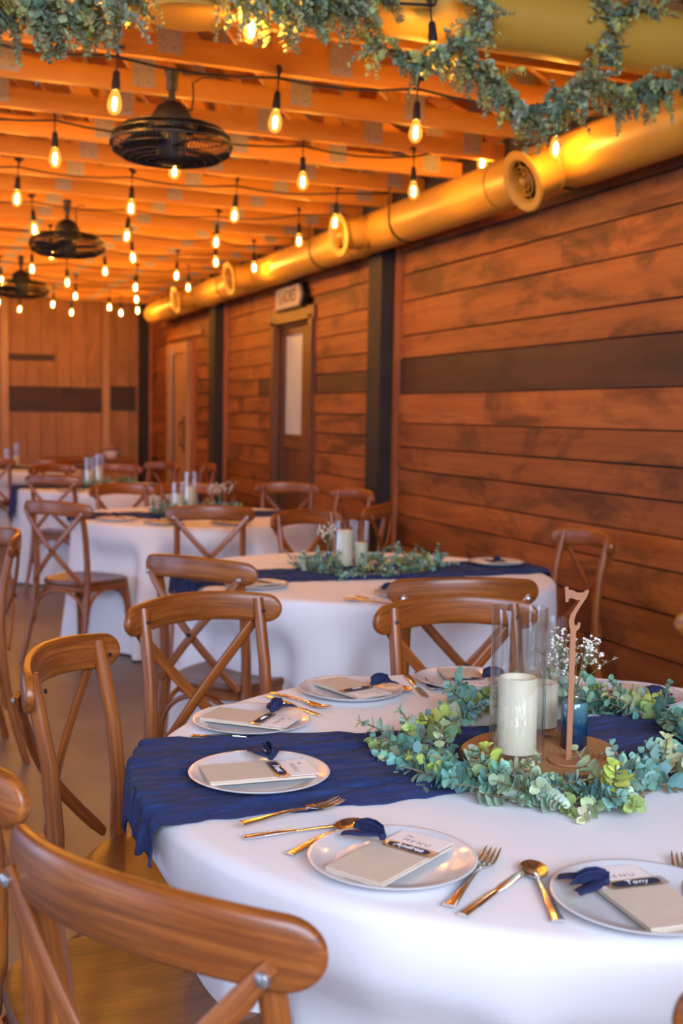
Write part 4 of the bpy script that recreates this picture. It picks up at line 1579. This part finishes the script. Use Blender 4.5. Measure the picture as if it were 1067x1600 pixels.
def napkin_mesh(seed):
    rg = random.Random(seed)
    b = MB()
    # three folded layers, the upper one open as a pocket below the card
    for (z, y0, y1, dx) in ((0.0, -NL / 2, NL / 2, 0), (0.0022, -NL / 2 + 0.002, NL / 2 - 0.003, 0.001), (0.0044, -NL / 2 + 0.001, 0.030, -0.001)):
        th = 0.0020

        def fn(i, j, z=z, y0=y0, y1=y1, dx=dx):
            u, v = i / 8 - 0.5, j / 14
            w = 0.0006 * mnoise.noise(V((u * 6, v * 6, seed + z * 900)))
            return V((u * NW + dx, y0 + (y1 - y0) * v, z + w))
        top = [fn(i, j) + V((0, 0, th)) for j in range(15) for i in range(9)]
        bot = [fn(i, j) for j in range(15) for i in range(9)]
        o = len(top)
        fs = []
        for j in range(14):
            for i in range(8):
                a = j * 9 + i
                fs.append((a, a + 1, a + 10, a + 9)); fs.append((o + a, o + a + 9, o + a + 10, o + a + 1))
        bd = [i for i in range(9)] + [j * 9 + 8 for j in range(1, 15)] + [14 * 9 + i for i in range(7, -1, -1)] + [j * 9 for j in range(13, 0, -1)]
        for q in range(len(bd)):
            a, c = bd[q], bd[(q + 1) % len(bd)]
            fs.append((a, a + o, c + o, c))
        b.add(top + bot, fs)
    return b


def cloth_strip(mb, pts, widths, nrm=V((0, 0, 1))):
    vs = []
    for i, p in enumerate(pts):
        tg = (pts[min(i + 1, len(pts) - 1)] - pts[max(i - 1, 0)]).normalized()
        nn = nrm[i] if isinstance(nrm, list) else nrm
        s = tg.cross(nn).normalized()
        for k in (-1, -0.35, 0.35, 1):
            vs.append(p + s * (widths[i] * k) + nn * (0.004 * (0.3 if abs(k) > .5 else 1)))
    fs = []
    for i in range(len(pts) - 1):
        for k in range(3):
            fs.append((i * 4 + k, i * 4 + k + 1, i * 4 + k + 5, i * 4 + k + 4))
    mb.add(vs, fs)


def setting(p, ang_deg, who, plate_label, seed, name=None, full=True, group_sfx='near table', rot=0.0, bow=1.0, off=(0, 0)):
    """p: plate centre; ang: direction from the diner to the table's middle"""
    put_plate(p, plate_label, 'pearl plates on the ' + group_sfx)
    rz = rad(ang_deg) - PI / 2 + rot
    R = Matrix.Rotation(rz, 3, 'Z')

    def W(x, y, z=0):
        return V(p) + R @ V((x + off[0], y + off[1], 0)) + V((0, 0, z))
    rg = random.Random(seed)
    z0 = 0.0095
    o = napkin_mesh(seed).build('napkin', MAT['napkin'], None, 60, W(0, -0.004, z0))
    o.rotation_euler = (0, 0, rz)
    tag(o, 'beige pocket-folded napkin %s' % who, 'napkin', 'folded napkins on the ' + group_sfx)
    # menu card tucked in the pocket
    t = thing('menu_card', 'white menu card %s' % who, 'menu card', W(0.001, 0.052, z0 + 0.0048), rz, 'menu cards on the ' + group_sfx)
    b = MB(); b.box((0, 0, 0.0004), (NW - 0.008, 0.084, 0.0008)); b.build('card', MAT['card'], t, 0)
    if full:
        o = text_mesh('MENU', 0.0135, MAT['ink'], 'heading', t, 0, 0.0001, spacing=1.45); o.location = (0, 0.009, 0.00085); o.scale = (1.0, 1, 1)
        o = text_mesh('The', 0.0085, MAT['ink'], 'script', t, 0.45, 0.0001); o.location = (-0.022, 0.024, 0.00085)
    # acrylic name tag with a painted band and ribbon
    tz = z0 + 0.0070
    t = thing('name_tag', 'clear navy-banded name tag with %s %s' % ('bow' if full else 'bow', who), 'name tag', W(0.008, 0.030, tz), rz + (0.0), 'name tags on the ' + group_sfx)
    b = MB()
    pr = [(0.0445, -0.0115), (0.0445, 0.0115), (-0.038, 0.0115), (-0.0445, 0.005), (-0.0445, -0.005), (-0.038, -0.0115)]
    vs = [(x, y, 0.0) for x, y in pr] + [(x, y, 0.002) for x, y in pr]
    b.add(vs, [(5, 4, 3, 2, 1, 0), (6, 7, 8, 9, 10, 11)] + [(i, (i + 1) % 6, (i + 1) % 6 + 6, i + 6) for i in range(6)])
    b.build('plaque', MAT['acrylic'], t, 0)
    b = MB()
    top, bot = [], []
    for i in range(15):
        f = -1 + 2 * i / 14
        e = (1 - abs(f) ** 6)
        top.append((f * 0.035, 0.0085 * (0.55 + .45 * e) + rg.uniform(-.0007, .0007), 0.0022)); bot.append((f * 0.035 + rg.uniform(-.001, .001), -0.0085 * (0.55 + .45 * e) + rg.uniform(-.0007, .0007), 0.0022))
    b.add(top + bot, [(i, i + 15, i + 16, i + 1) for i in range(14)])
    b.v = [(x, y, z) for (x, y, z) in b.v]
    ob = b.build('painted_band', MAT['navy_paint'], t, 0)
    md = ob.modifiers.new('s', 'SOLIDIFY'); md.thickness = 0.0003
    if full:
        if name:
            o = text_mesh(name, 0.0165, MAT['white_ink'], 'lettering', t, 0.3, 0.0002); o.location = (0.0, 0.0, 0.0027)
        else:
            b = MB()
            pts = [V((-0.012 + 0.0245 * i / 24, 0.0028 * sin(i * 1.35) * (1.4 if i < 5 else 1), 0.003)) for i in range(25)]
            b.tube(pts, 0.0007, 4, False); b.build('lettering', MAT['white_ink'], t)
    b = MB()
    kx = -0.046
    knot = V((kx, 0.0, 0.004))
    for (dx, dy, h, w) in ((-0.052, 0.030, 0.006, 0.012), (-0.056, -0.026, 0.004, 0.011)):
        pts = [knot + V((dx * f, dy * f * bow + 0.004 * sin(f * 7 + seed), h * sin(PI * f) * 1.2 + 0.001)) for f in (0, .2, .4, .6, .8, 1)]
        cloth_strip(b, pts, [0.004, 0.009, w, w * 1.05, w * 1.0, w * 0.8])
    # one raised loop
    pts = [knot + V((-0.024 * (1 - cos(a)) * 0.9, 0.006 * sin(a) * bow, 0.010 * abs(sin(a)) + 0.004)) for a in [PI * 2 * q / 10 for q in range(11)]]
    cloth_strip(b, pts, [0.006] + [0.011] * 9 + [0.006], V((0, 1, 0.3)).normalized())
    b.lathe([(0.0, 0.009), (0.004, 0.008), (0.0055, 0.004), (0.004, 0.0), (0.0, -0.001)], knot, 10)
    ob = b.build('ribbon_bow', MAT['ribbon'], t, 60)
    md = ob.modifiers.new('s', 'SOLIDIFY'); md.thickness = 0.0006


ZP = ZT + 0.0005
for (px_, py_, who, plab, name, sd, lift) in (
        (613, 1343, 'on the front plate left of the lying fork', 'front pearl plate left of the fork, knife and spoon group', 'Andrea', 1, 0),
        (405, 1222, 'on the plate on the runner', 'pearl plate lying on the navy runner at the left', 'Trent', 2, 0.014),
        (393, 1126, 'on the left plate just beyond the runner', 'pearl plate at the left rim just beyond the navy runner', None, 3, 0),
        (549, 1078, 'on the second plate beyond the runner', 'pearl plate at the far left rim of the near table', None, 4, 0),
        (727, 1062, 'on the plate behind the vases', 'pearl plate at the far rim, half hidden by the glass vases', None, 5, 0),
        (987, 1087, 'on the plate right of the blue bottle', 'pearl plate at the far right, behind the ring of leaves', None, 6, 0),
        (1004, 1405, 'on the plate cut by the right edge', 'front pearl plate cut off by the right edge of the photo', 'Tony', 7, 0)):
    p = at_z(px_, py_, ZP + 0.008); p.z = ZP + lift
    d = V((T1.x - p.x, T1.y - p.y))
    setting(p, math.degrees(math.atan2(d[1], d[0])), who, plab, sd, name, True, 'near table', {1: -.08, 7: .30, 2: -.02}.get(sd, 0), 1.0, (0, 0))

for (c, ang, nm, sd) in ((T2, 205, 'second', 31), (T2, 0, 'second', 32), (T2, 262, 'second', 33), (T3, 205, 'third', 34), (T3, 238, 'third', 35), (T3, 275, 'third', 36), (T4, 232, 'fourth', 37), (T4, 262, 'fourth', 38)):
    p = c + V((0.60 * cos(rad(ang)), 0.60 * sin(rad(ang)), 0)); p.z = ZP + (0.018 if abs(sin(rad(ang))) < 0.3 else 0)
    where = {31: 'on its runner', 32: 'nearest the wall', 33: 'behind a chair back', 34: 'at its left rim', 35: 'at its near left rim', 36: 'behind a chair back', 37: 'at its near left rim', 38: 'at its near side'}[sd]
    setting(p, ang + 180, 'on the %s table %s' % (nm, where), 'pearl plate on the %s table %s' % (nm, where), sd, None, False, nm + ' table')


# ------------------------------------------------------------------ cutlery (built along +Y, handle end at y=0)
def flat_piece(mb, outline_y, wfun, zfun, th=0.0018, nx=6):
    n = len(outline_y)
    top, bot = [], []
    for y in outline_y:
        for i in range(nx + 1):
            u = -1 + 2 * i / nx
            x = wfun(y) * u
            z = zfun(x, y, u)
            t_ = th * (0.45 + 0.55 * math.sqrt(max(0, 1 - u * u * .9)))
            top.append(V((x, y, z + t_))); bot.append(V((x, y, z)))
    o = len(top)
    m_ = nx + 1
    fs = []
    for j in range(n - 1):
        for i in range(nx):
            a = j * m_ + i
            fs.append((a, a + 1, a + m_ + 1, a + m_)); fs.append((o + a, o + a + m_, o + a + m_ + 1, o + a + 1))
    for j in range(n - 1):
        a = j * m_
        fs.append((a, a + m_, o + a + m_, o + a)); a += nx
        fs.append((a + m_, a, o + a, o + a + m_))
    fs.append(tuple([i for i in range(m_)][::-1]) + tuple(o + i for i in range(m_)))
    a = (n - 1) * m_
    fs.append(tuple(a + i for i in range(m_)) + tuple(o + a + i for i in reversed(range(m_))))
    mb.add(top + bot, fs)


def handle(mb, L):
    ysl = [L * i / 14 for i in range(15)]
    flat_piece(mb, ysl, lambda y: 0.0085 - 0.0055 * min(1, (y / L) ** 0.6) if y < L * .98 else 0.0032, lambda x, y, u: 0.0015 + 0.006 * sin(PI * min(1, y / L) * 0.9) * (y / L) + 0.0015 * (1 - y / L), 0.0028)


def make_fork():
    t = thing('dinner_fork', 'x', 'fork')
    b = MB(); handle(b, 0.118); b.build('handle', MAT['cutlery'], t, 60)
    b = MB()
    wf = lambda y: 0.003 + 0.0095 * min(1, max(0, (y - 0.116) / 0.018)) ** 0.7
    zf = lambda x, y, u: 0.0055 - 0.0045 * sin(min(1, (y - 0.116) / 0.035) * PI / 2) + 0.0018 * u * u
    flat_piece(b, [0.116 + 0.028 * i / 8 for i in range(9)], wf, zf, 0.0016)
    for i in range(4):
        x0 = (-1 + 2 * i / 3) * 0.0104
        pts = [V((x0 * (1 - 0.02 * k), 0.142 + 0.042 * k / 6, 0.0022 + 0.0016 * abs(x0) / .0104 + 0.006 * (k / 6) ** 2)) for k in range(7)]
        b.tube(pts, [0.0021, 0.002, 0.0019, 0.0018, 0.0017, 0.0014, 0.0006], 6, up=V((0, 0, 1)))
    b.build('tines', MAT['cutlery'], t, 60)
    return t


def make_knife():
    t = thing('dinner_knife', 'x', 'knife')
    b = MB()
    flat_piece(b, [0.105 * i / 12 for i in range(13)], lambda y: 0.0085 - 0.003 * (y / 0.105), lambda x, y, u: 0.0005, 0.0055)
    b.build('handle', MAT['cutlery'], t, 60)
    b = MB()

    def wk(y):
        f = (y - 0.100) / 0.105
        return 0.0045 + 0.004 * min(1, f * 3) if f < 0.8 else max(0.0006, 0.0085 * math.sqrt(max(0, 1 - ((f - 0.8) / 0.2) ** 2)))
    flat_piece(b, [0.100 + 0.105 * i / 20 for i in range(21)], wk, lambda x, y, u: 0.001 + 0.0006 * u, 0.0016)
    b.build('blade', MAT['cutlery'], t, 60)
    return t


def make_spoon():
    t = thing('dinner_spoon', 'x', 'spoon')
    b = MB(); handle(b, 0.118); b.build('handle', MAT['cutlery'], t, 60)
    b = MB()

    def ws(y):
        f = (y - 0.115) / 0.060
        return max(0.0025, 0.0185 * math.sqrt(max(0, 1 - (2 * f - 1) ** 2)) * (0.86 + 0.14 * f))

    def zs(x, y, u):
        f = (y - 0.115) / 0.060
        return 0.0075 - 0.0075 * (1 - u * u) * max(0, 1 - (2 * f - 1) ** 2) ** 0.7
    flat_piece(b, [0.115 + 0.060 * i / 18 for i in range(19)], ws, zs, 0.0012, 10)
    b.build('bowl', MAT['cutlery'], t, 80)
    return t


proto = {'fork': make_fork(), 'knife': make_knife(), 'spoon': make_spoon()}
used = set()
LEN = {'fork': 0.184, 'knife': 0.205, 'spoon': 0.175}


def cut(kind, h, tip, label, lift=0.0):
    a, b2 = at_z(*h, ZT + 0.003), at_z(*tip, ZT + 0.004)
    d = (b2 - a)
    L = math.hypot(d.x, d.y)
    rz = math.atan2(d.y, d.x) - PI / 2
    loc = V((a.x, a.y, ZT + 0.0006 + lift))
    grp = {'fork': 'forks on the near table', 'knife': 'knives on the near table', 'spoon': 'spoons on the near table'}[kind]
    if kind not in used:
        used.add(kind)
        o = proto[kind]; o.location = loc; o.rotation_euler = (0, 0, rz); o['label'] = label; o['group'] = grp
    else:
        o = dup(proto[kind], loc, rz, label, grp)
    s = max(0.8, min(1.15, L / LEN[kind]))
    o.scale = (s, s, s)
    return o


cut('fork', (702, 1418), (772, 1330), 'shiny fork in the front group, right of the front plate')
cut('knife', (722, 1430), (818, 1360), 'shiny knife in the front group, between fork and spoon')
cut('spoon', (872, 1441), (828, 1349), 'shiny spoon in the front group, left of the plate at the right edge')
cut('fork', (376, 1298), (534, 1262), 'fork lying along the near edge of the navy runner, tines at the right', 0.010)
cut('knife', (380, 1309), (530, 1288), 'knife just below the fork at the near edge of the runner', 0.001)
cut('spoon', (452, 1336), (560, 1283), 'spoon tucked behind the front plate, golden bowl above its rim')
cut('fork', (300, 1150), (433, 1153), 'fork just below the left-rim plate beyond the runner')
cut('knife', (289, 1162), (420, 1176), 'knife at the far edge of the navy runner, below that fork')
cut('spoon', (335, 1160), (449, 1176), 'spoon with its golden bowl above the plate on the runner', 0.003)
cut('fork', (425, 1083), (514, 1108), 'fork between the two plates at the far left rim')
cut('knife', (418, 1088), (503, 1117), 'knife between the two plates at the far left rim, below the fork')
cut('spoon', (588, 1058), (640, 1082), 'spoon right of the plate at the far left rim')
cut('knife', (636, 1056), (666, 1088), 'knife left of the half-hidden plate at the far rim')
cut('fork', (653, 1052), (682, 1080), 'fork touching the half-hidden plate at the far rim')
cut('fork', (1084, 1432), (1060, 1338), 'fork at the right edge, only its tine tips in view')
cut('spoon', (1110, 1120), (1048, 1108), 'spoon at the right edge beside the far right plate')

# a spoon and fork on the second table
for kind, px_, py_, ang, lab in (('spoon', 612, 946, 128, 'dark spoon on the second table, near its front rim'), ('fork', 640, 944, 130, 'fork on the second table, near its front rim beside a chair back')):
    p = at_z(px_, py_, ZT + 0.001)
    dup(proto[kind], p, rad(ang - 90), lab, 'cutlery on the second table')

# ------------------------------------------------------------------ light


def area(name, loc, rot, sx, sy, power, col):
    L = bpy.data.lights.new(name, 'AREA')
    L.shape = 'RECTANGLE'; L.size = sx; L.size_y = sy; L.energy = power; L.color = col
    o = bpy.data.objects.new(name, L); COL.objects.link(o); o.location = loc; o.rotation_euler = rot
    return o


DAY = (0.64, 0.76, 1.0)
for i, (a, c) in enumerate(opens):
    area('daylight_bay_door', (XL - 0.1, (a + c) / 2, 1.2), (0, rad(-90), 0), 2.4, c - a, (45, 80, 40)[i], (0.46, 0.62, 1.0))
area('daylight_high_opening', (-0.1, YF - 0.12, 2.7), (rad(66), 0, 0), 5.0, 1.7, 430, DAY)

W = bpy.data.worlds.new('sky')
S.world = W
W.use_nodes = True
W.node_tree.nodes['Background'].inputs[0].default_value = (0.35, 0.5, 0.9, 1)
W.node_tree.nodes['Background'].inputs[1].default_value = 0.5

S.view_settings.view_transform = 'Standard'
S.view_settings.look = 'None'
S.view_settings.exposure = 0.26
S.view_settings.gamma = 1.0
S.cycles.use_denoising = True
S.cycles.max_bounces = 8
S.cycles.diffuse_bounces = 4
S.cycles.transparent_max_bounces = 24
S.cycles.caustics_reflective = False
S.cycles.caustics_refractive = False
S.cycles.sample_clamp_indirect = 6.0
